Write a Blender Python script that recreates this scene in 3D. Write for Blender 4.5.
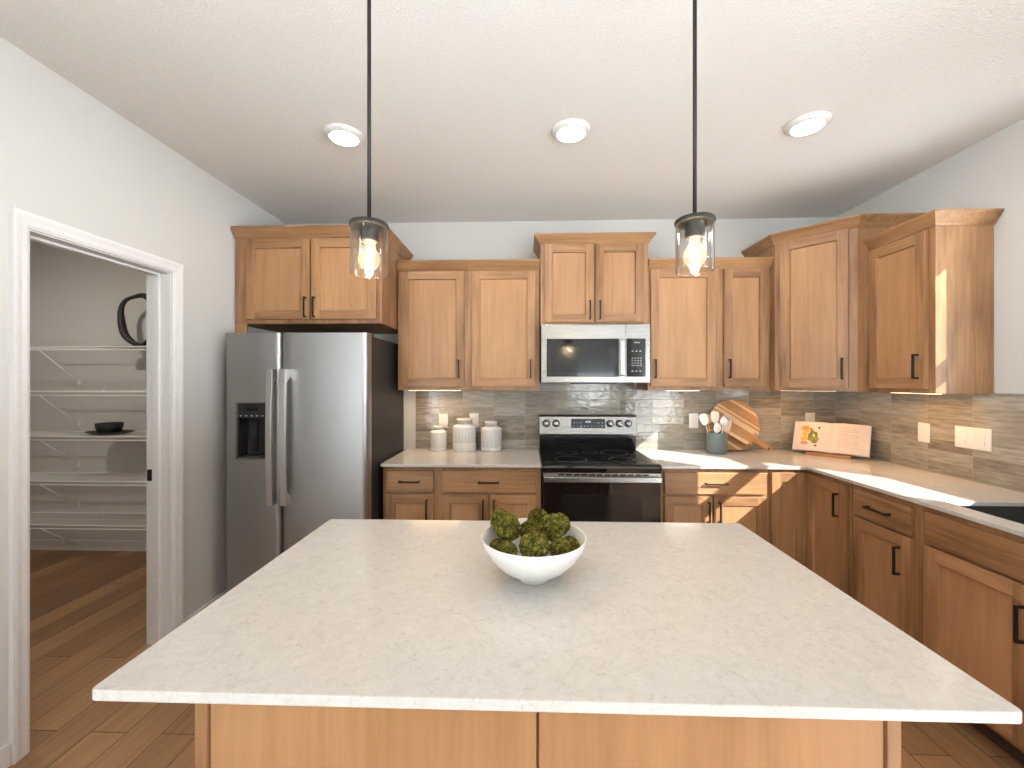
import bpy, bmesh, math, random
from mathutils import Vector, Matrix, noise

for o in list(bpy.data.objects):
    bpy.data.objects.remove(o)
SC = bpy.context.scene
COL = SC.collection
random.seed(7)
PI = math.pi

# ------------------------------------------------------------------ camera
CAM_H, CAM_D = 1.4554, 3.3372
cam = bpy.data.cameras.new('camera')
cam.sensor_width = 36.0
cam.lens = 414.678 / 1024 * 36
cam.shift_y = (381.26 - 384) / 1024
cam.clip_start = 0.02
camo = bpy.data.objects.new('camera', cam)
camo.location = (0, -CAM_D, CAM_H)
camo.rotation_euler = (PI / 2, 0, 0.0317)
COL.objects.link(camo)
SC.camera = camo

# ------------------------------------------------------------------ light
SUN_STRENGTH = 20.0
SKY_STRENGTH = 2.6           # sky seen above the horizon
GROUND_FILL = 26.0         # unseen bright ground below it, added as uplight for the ceiling
SC.view_settings.view_transform = 'Standard'
SC.view_settings.look = 'None'
SC.view_settings.gamma = 1
SC.view_settings.use_curve_mapping = False
SC.view_settings.exposure = -0.37
SC.cycles.max_bounces = 12
SC.cycles.diffuse_bounces = 7
SC.cycles.glossy_bounces = 5
SC.cycles.transparent_max_bounces = 16
SC.cycles.sample_clamp_indirect = 6.0
SC.cycles.use_denoising = True
SC.cycles.caustics_reflective = False
SC.cycles.caustics_refractive = False

world = bpy.data.worlds.new('sky')
SC.world = world
world.use_nodes = True
wn = world.node_tree
bg = wn.nodes['Background']
tc = wn.nodes.new('ShaderNodeTexCoord')
sp = wn.nodes.new('ShaderNodeSeparateXYZ')
rp = wn.nodes.new('ShaderNodeValToRGB')
mr = wn.nodes.new('ShaderNodeMapRange')
mr.inputs[1].default_value = -1; mr.inputs[2].default_value = 1
wn.links.new(tc.outputs['Generated'], sp.inputs[0])
wn.links.new(sp.outputs[2], mr.inputs[0])
wn.links.new(mr.outputs[0], rp.inputs[0])
e = rp.color_ramp.elements
e[0].position = 0.0; e[0].color = (.905, .965, 1.0, 1)       # tint of the added uplight from below
e[1].position = 1.0; e[1].color = (.62, .80, 1.0, 1)
k = e.new(.49); k.color = (.905, .965, 1.0, 1)
k = e.new(.52); k.color = (.905, .965, 1.0, 1)
wn.links.new(rp.outputs[0], bg.inputs[0])
ms = wn.nodes.new('ShaderNodeMapRange')
ms.inputs[1].default_value = -.03; ms.inputs[2].default_value = .03
ms.inputs[3].default_value = GROUND_FILL; ms.inputs[4].default_value = SKY_STRENGTH
wn.links.new(sp.outputs[2], ms.inputs[0]); wn.links.new(ms.outputs[0], bg.inputs[1])

sun = bpy.data.lights.new('sun', 'SUN')
sun.energy = SUN_STRENGTH
sun.angle = 0.006
sun.color = (1.0, .97, .92)
suno = bpy.data.objects.new('sun', sun)
suno.rotation_euler = Vector((-1.0, 1.0, -.85)).to_track_quat('-Z', 'Y').to_euler()
suno.location = (6, -6, 6)
COL.objects.link(suno)

# ------------------------------------------------------------------ room dimensions
XL, XR, H = -1.958, 2.44, 2.743
YB, YR = 0.0, -7.0              # kitchen back wall, living room end wall
CT = 0.914                      # counter top height
UPB = 1.39                      # underside of the wall cabinets

# ================================================================== materials
MATS = {}
def newmat(name):
    m = bpy.data.materials.new(name); m.use_nodes = True
    MATS[name] = m
    return m, m.node_tree.nodes, m.node_tree.links, m.node_tree.nodes['Principled BSDF']

def plain(name, col, rough=.5, metal=0., spec=.5, bump=0., bscale=80., emit=None, estr=0.):
    m, n, l, b = newmat(name)
    b.inputs['Base Color'].default_value = (*col, 1)
    b.inputs['Roughness'].default_value = rough
    b.inputs['Metallic'].default_value = metal
    b.inputs['Specular IOR Level'].default_value = spec
    # faint procedural variation so that nothing is one flat value
    t = n.new('ShaderNodeTexCoord'); z = n.new('ShaderNodeTexNoise')
    z.inputs['Scale'].default_value = bscale; z.inputs['Detail'].default_value = 3
    l.new(t.outputs['Object'], z.inputs['Vector'])
    r = n.new('ShaderNodeValToRGB')
    r.color_ramp.elements[0].position = .3; r.color_ramp.elements[1].position = .7
    r.color_ramp.elements[0].color = (*[c * .965 for c in col], 1)
    r.color_ramp.elements[1].color = (*[min(1, c * 1.03) for c in col], 1)
    l.new(z.outputs['Fac'], r.inputs[0]); l.new(r.outputs[0], b.inputs['Base Color'])
    if bump:
        bp = n.new('ShaderNodeBump'); bp.inputs['Strength'].default_value = bump; bp.inputs['Distance'].default_value = .004
        l.new(z.outputs['Fac'], bp.inputs['Height']); l.new(bp.outputs[0], b.inputs['Normal'])
    if emit:
        b.inputs['Emission Color'].default_value = (*emit, 1); b.inputs['Emission Strength'].default_value = estr
    return m

def wood(name, axis, dark, light, scale=1.0, rough=.38):
    """grain drawn out along one local axis, with soft blotches; offset per object"""
    m, n, l, b = newmat(name)
    t = n.new('ShaderNodeTexCoord'); oi = n.new('ShaderNodeObjectInfo')
    mp = n.new('ShaderNodeMapping')
    add = n.new('ShaderNodeVectorMath'); add.operation = 'MULTIPLY_ADD'
    cx = n.new('ShaderNodeCombineXYZ')
    for i in range(3): l.new(oi.outputs['Random'], cx.inputs[i])
    add.inputs[1].default_value = (17.3, 29.1, 11.7)
    l.new(cx.outputs[0], add.inputs[0]); l.new(t.outputs['Object'], add.inputs[2])
    l.new(add.outputs[0], mp.inputs['Vector'])
    s = [26 * scale] * 3; s[axis] = 1.6 * scale
    mp.inputs['Scale'].default_value = s
    g = n.new('ShaderNodeTexNoise'); g.inputs['Scale'].default_value = 1.6; g.inputs['Detail'].default_value = 6; g.inputs['Roughness'].default_value = .62
    g.inputs['Distortion'].default_value = .6
    l.new(mp.outputs[0], g.inputs['Vector'])
    mp2 = n.new('ShaderNodeMapping'); s2 = [7 * scale] * 3; s2[axis] = 2.2 * scale
    mp2.inputs['Scale'].default_value = s2; l.new(add.outputs[0], mp2.inputs['Vector'])
    bl = n.new('ShaderNodeTexNoise'); bl.inputs['Scale'].default_value = .9; bl.inputs['Detail'].default_value = 3
    l.new(mp2.outputs[0], bl.inputs['Vector'])
    mx = n.new('ShaderNodeMix'); mx.data_type = 'FLOAT'; mx.inputs[0].default_value = .48
    l.new(g.outputs['Fac'], mx.inputs[2]); l.new(bl.outputs['Fac'], mx.inputs[3])
    # slight tone of each board
    ma = n.new('ShaderNodeMath'); ma.operation = 'MULTIPLY_ADD'; ma.inputs[1].default_value = .12; ma.inputs[2].default_value = -.06
    l.new(oi.outputs['Random'], ma.inputs[0])
    ad = n.new('ShaderNodeMath'); ad.operation = 'ADD'; l.new(mx.outputs[0], ad.inputs[0]); l.new(ma.outputs[0], ad.inputs[1])
    r = n.new('ShaderNodeValToRGB')
    r.color_ramp.elements[0].position = .30; r.color_ramp.elements[0].color = (*dark, 1)
    r.color_ramp.elements[1].position = .66; r.color_ramp.elements[1].color = (*light, 1)
    l.new(ad.outputs[0], r.inputs[0]); l.new(r.outputs[0], b.inputs['Base Color'])
    b.inputs['Roughness'].default_value = rough
    b.inputs['Specular IOR Level'].default_value = .4
    bp = n.new('ShaderNodeBump'); bp.inputs['Strength'].default_value = .06; bp.inputs['Distance'].default_value = .002
    l.new(g.outputs['Fac'], bp.inputs['Height']); l.new(bp.outputs[0], b.inputs['Normal'])
    return m

WD, WL = (.160, .076, .035), (.420, .228, .108)
wood('maple_v', 2, WD, WL); wood('maple_h', 0, WD, WL)
wood('maple_panel', 2, (.290, .148, .068), (.445, .245, .118), .8)
wood('board_dark', 0, (.29, .14, .052), (.48, .255, .105), 2.0, .45)
wood('board_light', 0, (.58, .40, .23), (.70, .51, .32), 2.0, .45)
plain('wall_paint', (.575, .57, .55), .85, spec=.2, bump=.12, bscale=260)
plain('ceiling_paint', (.835, .84, .825), .9, spec=.15, bump=.6, bscale=120)
plain('pantry_paint', (.60, .585, .555), .85, spec=.2, bump=.1, bscale=220)
plain('trim_white', (.72, .72, .72), .35, spec=.4)
plain('pull_black', (.010, .009, .008), .5, spec=.25)
plain('pendant_black', (.014, .0135, .013), .5, spec=.3)
plain('black_metal', (.03, .028, .026), .45, metal=.4)
plain('plastic_white', (.72, .71, .69), .35)
plain('plastic_grey', (.45, .45, .44), .4)
plain('plastic_black', (.014, .014, .015), .3)
plain('appliance_grey', (.024, .024, .026), .45, spec=.2)
plain('black_glass', (.006, .006, .007), .05, spec=.6)
plain('burner_print', (.10, .10, .10), .4)
plain('mesh_black', (.010, .010, .011), .12, spec=.4)
plain('display_text', (.7, .72, .72), .5)
plain('ceramic_white', (.70, .695, .68), .35)
plain('stripe_grey', (.36, .37, .375), .45)
plain('stripe_white', (.66, .655, .645), .45)
plain('crock_glaze', (.13, .165, .168), .42, bump=.15, bscale=60)
plain('spatula_white', (.86, .85, .82), .5)
plain('utensil_wood', (.72, .55, .33), .55)
plain('utensil_pink', (.75, .55, .47), .5)
plain('ribbed_grey', (.55, .55, .52), .5)
plain('paper', (.66, .585, .545), .7)
plain('paper_edge', (.56, .47, .40), .7)
plain('print_text', (.42, .36, .33), .8)
plain('print_orange', (.62, .26, .05), .7)
plain('print_yellow', (.66, .38, .07), .7)
plain('print_green', (.13, .15, .02), .7)
plain('print_olive', (.24, .23, .04), .7)
plain('print_pink', (.58, .26, .20), .7)
plain('print_plum', (.12, .05, .05), .7)
plain('dark_ceramic', (.016, .016, .017), .55)
plain('wire_white', (.90, .90, .89), .4)
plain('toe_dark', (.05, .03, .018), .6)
plain('sink_composite', (.035, .032, .03), .5)
plain('light_block_grey', (.30, .29, .28), .85, bump=.3, bscale=20)  # surface of the added slab that dims light from below
plain('lamp_lens', (.9, .9, .88), .4, emit=(1.0, .95, .87), estr=16.0)
plain('under_lens', (.9, .9, .86), .4, emit=(1.0, .66, .36), estr=9.0)
plain('under_lens_cool', (.9, .9, .88), .4, emit=(1.0, .93, .82), estr=8.0)
plain('pantry_fill_lens', (.9, .9, .86), .4, emit=(1.0, .80, .58), estr=24.0)  # lens of the unseen light added to brighten the pantry
plain('filament', (1, .7, .4), .4, emit=(1.0, .80, .56), estr=70.0)

def steel(name, axis, base=(.43, .435, .44), rough=.27):
    m, n, l, b = newmat(name)
    b.inputs['Metallic'].default_value = 1
    t = n.new('ShaderNodeTexCoord'); mp = n.new('ShaderNodeMapping')
    s = [900.] * 3; s[axis] = 3.
    mp.inputs['Scale'].default_value = s
    l.new(t.outputs['Object'], mp.inputs['Vector'])
    z = n.new('ShaderNodeTexNoise'); z.inputs['Scale'].default_value = 1; z.inputs['Detail'].default_value = 4
    l.new(mp.outputs[0], z.inputs['Vector'])
    r = n.new('ShaderNodeValToRGB')
    r.color_ramp.elements[0].color = (*[c * .9 for c in base], 1); r.color_ramp.elements[1].color = (*[c * 1.08 for c in base], 1)
    l.new(z.outputs['Fac'], r.inputs[0]); l.new(r.outputs[0], b.inputs['Base Color'])
    rr = n.new('ShaderNodeMapRange'); rr.inputs[3].default_value = rough - .05; rr.inputs[4].default_value = rough + .08
    l.new(z.outputs['Fac'], rr.inputs[0]); l.new(rr.outputs[0], b.inputs['Roughness'])
    return m
steel('steel_h', 0, rough=.40); steel('steel_bright', 0, (.31, .302, .29), .26); steel('steel_v', 2, (.70, .70, .70), .33)

def quartz(name):
    m, n, l, b = newmat(name)
    t = n.new('ShaderNodeTexCoord')
    a = n.new('ShaderNodeTexNoise'); a.inputs['Scale'].default_value = 26; a.inputs['Detail'].default_value = 8; a.inputs['Roughness'].default_value = .7
    a.inputs['Distortion'].default_value = 1.2
    l.new(t.outputs['Object'], a.inputs['Vector'])
    r = n.new('ShaderNodeValToRGB')
    r.color_ramp.elements[0].position = .28; r.color_ramp.elements[0].color = (.49, .475, .452, 1)
    r.color_ramp.elements[1].position = .72; r.color_ramp.elements[1].color = (.605, .59, .566, 1)
    q = r.color_ramp.elements.new(.46); q.color = (.55, .537, .512, 1)
    l.new(a.outputs['Fac'], r.inputs[0])
    v = n.new('ShaderNodeTexNoise'); v.inputs['Scale'].default_value = 70; v.inputs['Detail'].default_value = 4; v.inputs['Distortion'].default_value = 2
    l.new(t.outputs['Object'], v.inputs['Vector'])
    r2 = n.new('ShaderNodeValToRGB'); r2.color_ramp.elements[0].position = .30; r2.color_ramp.elements[0].color = (.70, .69, .67, 1)
    r2.color_ramp.elements[1].position = .42; r2.color_ramp.elements[1].color = (1, 1, 1, 1)
    l.new(v.outputs['Fac'], r2.inputs[0])
    mx = n.new('ShaderNodeMix'); mx.data_type = 'RGBA'; mx.blend_type = 'MULTIPLY'; mx.inputs[0].default_value = .55
    l.new(r.outputs[0], mx.inputs[6]); l.new(r2.outputs[0], mx.inputs[7]); l.new(mx.outputs[2], b.inputs['Base Color'])
    b.inputs['Roughness'].default_value = .16
quartz('quartz')

def tile(name, along_x):
    """glossy hand-made wall tile, stacked joints, each tile its own tone, streaked lengthwise"""
    m, n, l, b = newmat(name)
    t = n.new('ShaderNodeTexCoord'); s = n.new('ShaderNodeSeparateXYZ'); c = n.new('ShaderNodeCombineXYZ')
    l.new(t.outputs['Object'], s.inputs[0]); l.new(s.outputs[0 if along_x else 1], c.inputs[0]); l.new(s.outputs[2], c.inputs[1])
    br = n.new('ShaderNodeTexBrick'); br.offset = 0.0; br.squash = 1.0
    br.inputs['Scale'].default_value = 1.0
    br.inputs['Brick Width'].default_value = .2515; br.inputs['Row Height'].default_value = .0655
    br.inputs['Mortar Size'].default_value = .0016; br.inputs['Mortar Smooth'].default_value = .3; br.inputs['Bias'].default_value = 0
    br.inputs['Color1'].default_value = (0, 0, 0, 1); br.inputs['Color2'].default_value = (1, 1, 1, 1); br.inputs['Mortar'].default_value = (.5, .5, .5, 1)
    l.new(c.outputs[0], br.inputs['Vector'])
    st = n.new('ShaderNodeMapping'); st.inputs['Scale'].default_value = (9, 55, 1); l.new(c.outputs[0], st.inputs['Vector'])
    z = n.new('ShaderNodeTexNoise'); z.inputs['Scale'].default_value = 1; z.inputs['Detail'].default_value = 5; l.new(st.outputs[0], z.inputs['Vector'])
    # the noise is shifted tile by tile so streaks break at the joints
    off = n.new('ShaderNodeVectorMath'); off.operation = 'MULTIPLY_ADD'; off.inputs[1].default_value = (37, 51, 0)
    l.new(br.outputs['Color'], off.inputs[0]); l.new(st.outputs[0], off.inputs[2]); l.new(off.outputs[0], z.inputs['Vector'])
    mx = n.new('ShaderNodeMix'); mx.data_type = 'FLOAT'; mx.inputs[0].default_value = .70
    l.new(br.outputs['Color'], mx.inputs[2]); l.new(z.outputs['Fac'], mx.inputs[3])
    r = n.new('ShaderNodeValToRGB')
    r.color_ramp.elements[0].position = .22; r.color_ramp.elements[0].color = (.140, .118, .092, 1)
    r.color_ramp.elements[1].position = .80; r.color_ramp.elements[1].color = (.43, .405, .355, 1)
    q = r.color_ramp.elements.new(.5); q.color = (.268, .242, .200, 1)
    l.new(mx.outputs[0], r.inputs[0])
    g = n.new('ShaderNodeMix'); g.data_type = 'RGBA'; l.new(br.outputs['Fac'], g.inputs[0]); l.new(r.outputs[0], g.inputs[6]); g.inputs[7].default_value = (.29, .27, .235, 1)
    l.new(g.outputs[2], b.inputs['Base Color'])
    rr = n.new('ShaderNodeMapRange'); rr.inputs[3].default_value = .09; rr.inputs[4].default_value = .6; l.new(br.outputs['Fac'], rr.inputs[0]); l.new(rr.outputs[0], b.inputs['Roughness'])
    wv = n.new('ShaderNodeTexNoise'); wv.inputs['Scale'].default_value = 22; wv.inputs['Detail'].default_value = 2; l.new(c.outputs[0], wv.inputs['Vector'])
    sub = n.new('ShaderNodeMath'); sub.operation = 'SUBTRACT'; l.new(wv.outputs['Fac'], sub.inputs[0]); l.new(br.outputs['Fac'], sub.inputs[1])
    bp = n.new('ShaderNodeBump'); bp.inputs['Strength'].default_value = .5; bp.inputs['Distance'].default_value = .003
    l.new(sub.outputs[0], bp.inputs['Height']); l.new(bp.outputs[0], b.inputs['Normal'])
tile('tile_back', True); tile('tile_right', False)

def planks():
    m, n, l, b = newmat('floor_planks')
    t = n.new('ShaderNodeTexCoord'); s = n.new('ShaderNodeSeparateXYZ'); c = n.new('ShaderNodeCombineXYZ')
    l.new(t.outputs['Object'], s.inputs[0]); l.new(s.outputs[1], c.inputs[0]); l.new(s.outputs[0], c.inputs[1])
    br = n.new('ShaderNodeTexBrick'); br.offset = .37; br.inputs['Scale'].default_value = 1
    br.inputs['Brick Width'].default_value = 1.22; br.inputs['Row Height'].default_value = .15; br.inputs['Mortar Size'].default_value = .0018
    br.inputs['Color1'].default_value = (0, 0, 0, 1); br.inputs['Color2'].default_value = (1, 1, 1, 1); br.inputs['Mortar'].default_value = (.5, .5, .5, 1)
    l.new(c.outputs[0], br.inputs['Vector'])
    st = n.new('ShaderNodeMapping'); st.inputs['Scale'].default_value = (2.2, 38, 1); l.new(c.outputs[0], st.inputs['Vector'])
    off = n.new('ShaderNodeVectorMath'); off.operation = 'MULTIPLY_ADD'; off.inputs[1].default_value = (31, 47, 0)
    l.new(br.outputs['Color'], off.inputs[0]); l.new(st.outputs[0], off.inputs[2])
    z = n.new('ShaderNodeTexNoise'); z.inputs['Scale'].default_value = 1; z.inputs['Detail'].default_value = 6; l.new(off.outputs[0], z.inputs['Vector'])
    mx = n.new('ShaderNodeMix'); mx.data_type = 'FLOAT'; mx.inputs[0].default_value = .6
    l.new(br.outputs['Color'], mx.inputs[2]); l.new(z.outputs['Fac'], mx.inputs[3])
    r = n.new('ShaderNodeValToRGB')
    r.color_ramp.elements[0].position = .15; r.color_ramp.elements[0].color = (.135, .062, .028, 1)
    r.color_ramp.elements[1].position = .85; r.color_ramp.elements[1].color = (.40, .22, .105, 1)
    l.new(mx.outputs[0], r.inputs[0])
    g = n.new('ShaderNodeMix'); g.data_type = 'RGBA'; l.new(br.outputs['Fac'], g.inputs[0]); l.new(r.outputs[0], g.inputs[6]); g.inputs[7].default_value = (.03, .016, .008, 1)
    l.new(g.outputs[2], b.inputs['Base Color']); b.inputs['Roughness'].default_value = .36
    bp = n.new('ShaderNodeBump'); bp.inputs['Strength'].default_value = .15; bp.inputs['Distance'].default_value = .002
    l.new(z.outputs['Fac'], bp.inputs['Height']); l.new(bp.outputs[0], b.inputs['Normal'])
planks()

def glass(name, tint=(1, 1, 1), lo=.04, hi=.5, power=3.0, glow=None):
    m = bpy.data.materials.new(name); m.use_nodes = True; MATS[name] = m
    n, l = m.node_tree.nodes, m.node_tree.links
    n.remove(n['Principled BSDF']); out = n['Material Output']
    tr = n.new('ShaderNodeBsdfTransparent'); tr.inputs[0].default_value = (*tint, 1)
    gl = n.new('ShaderNodeBsdfGlossy'); gl.inputs['Roughness'].default_value = .03
    lw = n.new('ShaderNodeLayerWeight'); lw.inputs[0].default_value = .5
    pw = n.new('ShaderNodeMath'); pw.operation = 'POWER'; pw.inputs[1].default_value = power; l.new(lw.outputs['Facing'], pw.inputs[0])
    mr = n.new('ShaderNodeMapRange'); mr.inputs[3].default_value = lo; mr.inputs[4].default_value = hi; l.new(pw.outputs[0], mr.inputs[0])
    mx = n.new('ShaderNodeMixShader'); l.new(mr.outputs[0], mx.inputs[0]); l.new(tr.outputs[0], mx.inputs[1]); l.new(gl.outputs[0], mx.inputs[2])
    res = mx.outputs[0]
    if glow:                      # glow added over the clear glass of a lit bulb
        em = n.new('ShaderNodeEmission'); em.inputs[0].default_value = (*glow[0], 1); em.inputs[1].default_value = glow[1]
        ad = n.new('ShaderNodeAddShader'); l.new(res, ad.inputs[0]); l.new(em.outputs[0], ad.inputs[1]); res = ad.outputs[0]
    l.new(res, out.inputs[0])
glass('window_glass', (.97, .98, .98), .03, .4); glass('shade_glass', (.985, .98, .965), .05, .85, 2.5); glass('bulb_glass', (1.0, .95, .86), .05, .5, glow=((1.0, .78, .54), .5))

def moss():
    m, n, l, b = newmat('moss')
    t = n.new('ShaderNodeTexCoord'); oi = n.new('ShaderNodeObjectInfo')
    z = n.new('ShaderNodeTexNoise'); z.inputs['Scale'].default_value = 13; z.inputs['Detail'].default_value = 6; z.inputs['Roughness'].default_value = .7
    l.new(t.outputs['Object'], z.inputs['Vector'])
    y = n.new('ShaderNodeTexNoise'); y.inputs['Scale'].default_value = 3.5; l.new(t.outputs['Object'], y.inputs['Vector'])
    mx = n.new('ShaderNodeMix'); mx.data_type = 'FLOAT'; mx.inputs[0].default_value = .4; l.new(z.outputs['Fac'], mx.inputs[2]); l.new(y.outputs['Fac'], mx.inputs[3])
    r = n.new('ShaderNodeValToRGB'); el = r.color_ramp.elements
    el[0].position = .38; el[0].color = (.010, .009, .002, 1)
    el[1].position = .65; el[1].color = (.40, .28, .075, 1)
    q = el.new(.46); q.color = (.045, .050, .009, 1)
    q = el.new(.56); q.color = (.15, .125, .022, 1)
    l.new(mx.outputs[0], r.inputs[0]); l.new(r.outputs[0], b.inputs['Base Color']); b.inputs['Roughness'].default_value = .95
    b.inputs['Specular IOR Level'].default_value = .1
moss()

# ================================================================== mesh helpers
class MB:
    """collects faces with material indices; build() links ONE mesh object"""
    def __init__(s): s.v, s.f, s.m, s.sm = [], [], [], []
    def add(s, verts, faces, mat=0, smooth=False):
        b = len(s.v); s.v += [tuple(p) for p in verts]
        for i, f in enumerate(faces):
            s.f.append(tuple(b + k for k in f)); s.m.append(mat[i] if isinstance(mat, (list, tuple)) else mat); s.sm.append(smooth)
        return s
    def box(s, x0, x1, y0, y1, z0, z1, mat=0):
        v = [(x0, y0, z0), (x1, y0, z0), (x1, y1, z0), (x0, y1, z0), (x0, y0, z1), (x1, y0, z1), (x1, y1, z1), (x0, y1, z1)]
        return s.add(v, [(0, 3, 2, 1), (4, 5, 6, 7), (0, 1, 5, 4), (1, 2, 6, 5), (2, 3, 7, 6), (3, 0, 4, 7)], mat)
    def lathe(s, prof, seg=40, mat=0, center=(0, 0, 0), smooth=True, cap0=True, cap1=True, matf=None):
        cx, cy, cz = center; v, f, mm = [], [], []
        for r, z in prof:
            for i in range(seg):
                a = 2 * PI * i / seg; v.append((cx + r * math.cos(a), cy + r * math.sin(a), cz + z))
        for j in range(len(prof) - 1):
            for i in range(seg):
                k = (i + 1) % seg
                f.append((j * seg + i, j * seg + k, (j + 1) * seg + k, (j + 1) * seg + i)); mm.append(matf(j, i) if matf else mat)
        if cap0: f.append(tuple(range(seg - 1, -1, -1))); mm.append(matf(0, 0) if matf else mat)
        if cap1: f.append(tuple((len(prof) - 1) * seg + i for i in range(seg))); mm.append(matf(len(prof) - 2, 0) if matf else mat)
        return s.add(v, f, mm, smooth)
    def tube(s, pts, r, seg=10, mat=0, smooth=True):
        pts = [Vector(p) for p in pts]; v, f = [], []
        rr = r if isinstance(r, (list, tuple)) else [r] * len(pts)
        up = None
        for i, p in enumerate(pts):
            d = (pts[min(i + 1, len(pts) - 1)] - pts[max(i - 1, 0)]).normalized()
            if up is None:
                up = Vector((0, 0, 1)) if abs(d.z) < .9 else Vector((1, 0, 0))
            a = d.cross(up).normalized(); b = a.cross(d).normalized(); up = b
            for k in range(seg):
                t = 2 * PI * k / seg; v.append(p + a * rr[i] * math.cos(t) + b * rr[i] * math.sin(t))
        for i in range(len(pts) - 1):
            for k in range(seg):
                q = (k + 1) % seg; f.append((i * seg + k, i * seg + q, (i + 1) * seg + q, (i + 1) * seg + k))
        f.append(tuple(range(seg - 1, -1, -1))); f.append(tuple((len(pts) - 1) * seg + k for k in range(seg)))
        return s.add(v, f, mat, smooth)
    def prism(s, poly, a0, a1, to3, mat=0):
        """poly in 2D (p,q) extruded from a0 to a1; to3(p,q,a) -> xyz"""
        n = len(poly)
        v = [to3(p, q, a0) for p, q in poly] + [to3(p, q, a1) for p, q in poly]
        f = [tuple(range(n - 1, -1, -1)), tuple(range(n, 2 * n))] + [(i, (i + 1) % n, n + (i + 1) % n, n + i) for i in range(n)]
        return s.add(v, f, mat)
    def slab(s, A, B, inc, c0, c1, to3, mat=0):
        """grid of cells in (a,b); inc(i,j) keeps a cell; thickness c0..c1 - one connected slab with holes"""
        idx, v, f = {}, [], []
        def vid(i, j, c):
            if (i, j, c) not in idx: idx[(i, j, c)] = len(v); v.append(to3(A[i], B[j], c1 if c else c0))
            return idx[(i, j, c)]
        na, nb = len(A) - 1, len(B) - 1
        on = lambda i, j: 0 <= i < na and 0 <= j < nb and inc(i, j)
        for i in range(na):
            for j in range(nb):
                if not on(i, j): continue
                f.append((vid(i, j, 1), vid(i + 1, j, 1), vid(i + 1, j + 1, 1), vid(i, j + 1, 1)))
                f.append((vid(i, j, 0), vid(i, j + 1, 0), vid(i + 1, j + 1, 0), vid(i + 1, j, 0)))
                for (di, dj, p, q) in ((-1, 0, (i, j + 1), (i, j)), (1, 0, (i + 1, j), (i + 1, j + 1)), (0, -1, (i, j), (i + 1, j)), (0, 1, (i + 1, j + 1), (i, j + 1))):
                    if not on(i + di, j + dj):
                        f.append((vid(*p, 0), vid(*q, 0), vid(*q, 1), vid(*p, 1)))
        return s.add(v, f, mat)
    def sweep(s, path, prof, mat=0, outward=1):
        """profile (out, z) swept along an open plan path with mitred corners; 'out' is to the right of travel * outward"""
        P = [Vector((p[0], p[1])) for p in path]; v, f = [], []; n = len(prof)
        for i, p in enumerate(P):
            ds = []
            if i > 0: ds.append((P[i] - P[i - 1]).normalized())
            if i < len(P) - 1: ds.append((P[i + 1] - P[i]).normalized())
            ns = [Vector((d.y, -d.x)) * outward for d in ds]
            m = sum(ns, Vector((0, 0))).normalized(); m = m / max(.2, m.dot(ns[0]))
            for o, z in prof: v.append((p.x + m.x * o, p.y + m.y * o, z))
        for i in range(len(P) - 1):
            for k in range(n):
                q = (k + 1) % n; f.append((i * n + k, i * n + q, (i + 1) * n + q, (i + 1) * n + k))
        f.append(tuple(range(n - 1, -1, -1))); f.append(tuple((len(P) - 1) * n + k for k in range(n)))
        return s.add(v, f, mat)
    def printed(s, x0, x1, z0, z1, y, rects):
        """one connected printed sheet on a panel: material 1 inside the rects, 0 around them"""
        X = sorted({x0, x1} | {a for r in rects for a in r[:2]}); Z = sorted({z0, z1} | {a for r in rects for a in r[2:]})
        v = [(x, y, z) for z in Z for x in X]; f, mm = [], []; n = len(X)
        for j in range(len(Z) - 1):
            for i in range(n - 1):
                cx, cz = (X[i] + X[i + 1]) / 2, (Z[j] + Z[j + 1]) / 2
                f.append((j * n + i, j * n + i + 1, (j + 1) * n + i + 1, (j + 1) * n + i)); mm.append(1 if any(r[0] < cx < r[1] and r[2] < cz < r[3] for r in rects) else 0)
        return s.add(v, f, mm)
    def xform(s, M, start=0):
        for i in range(start, len(s.v)): s.v[i] = tuple(M @ Vector(s.v[i]))
        return s
    def build(s, name, mats, parent=None, bevel=0., segs=2, loc=None):
        me = bpy.data.meshes.new(name); me.from_pydata(s.v, [], s.f)
        for m in ([mats] if isinstance(mats, str) else mats): me.materials.append(MATS[m])
        for p, mi, sm in zip(me.polygons, s.m, s.sm): p.material_index = mi; p.use_smooth = sm
        bm = bmesh.new(); bm.from_mesh(me); bmesh.ops.recalc_face_normals(bm, faces=bm.faces); bm.to_mesh(me); bm.free()
        o = bpy.data.objects.new(name, me); COL.objects.link(o)
        if parent: o.parent = parent
        if loc: o.location = loc
        if bevel:
            b = o.modifiers.new('edge', 'BEVEL'); b.width = bevel; b.segments = segs; b.limit_method = 'ANGLE'; b.angle_limit = math.radians(40)
        return o

def thing(name, label, cat, loc=(0, 0, 0), rotz=0., group=None):
    o = bpy.data.objects.new(name, None); o.empty_display_size = .05; COL.objects.link(o)
    o.location = loc; o.rotation_euler = (0, 0, rotz)
    return tag(o, label, cat, group)
def tag(o, label, cat, group=None):
    o['label'] = label; o['category'] = cat
    if group: o['group'] = group
    return o
def struct(o, label=None):
    o['kind'] = 'structure'
    if label: o['label'] = label
    return o
def copy_tree(root, loc, label, rotz=None, group=None):
    r = root.copy(); COL.objects.link(r); r.location = loc; r['label'] = label
    if rotz is not None: r.rotation_euler = (0, 0, rotz)
    if group: r['group'] = group
    for ch in list(root.children):
        c = ch.copy(); COL.objects.link(c); c.parent = r
        for g in list(ch.children):
            d = g.copy(); COL.objects.link(d); d.parent = c
    return r

XY = lambda a, b, c: (a, b, c)
XZ = lambda a, b, c: (a, c, b)      # wall parallel to the back wall
YZ = lambda a, b, c: (c, a, b)      # wall parallel to the left wall

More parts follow.
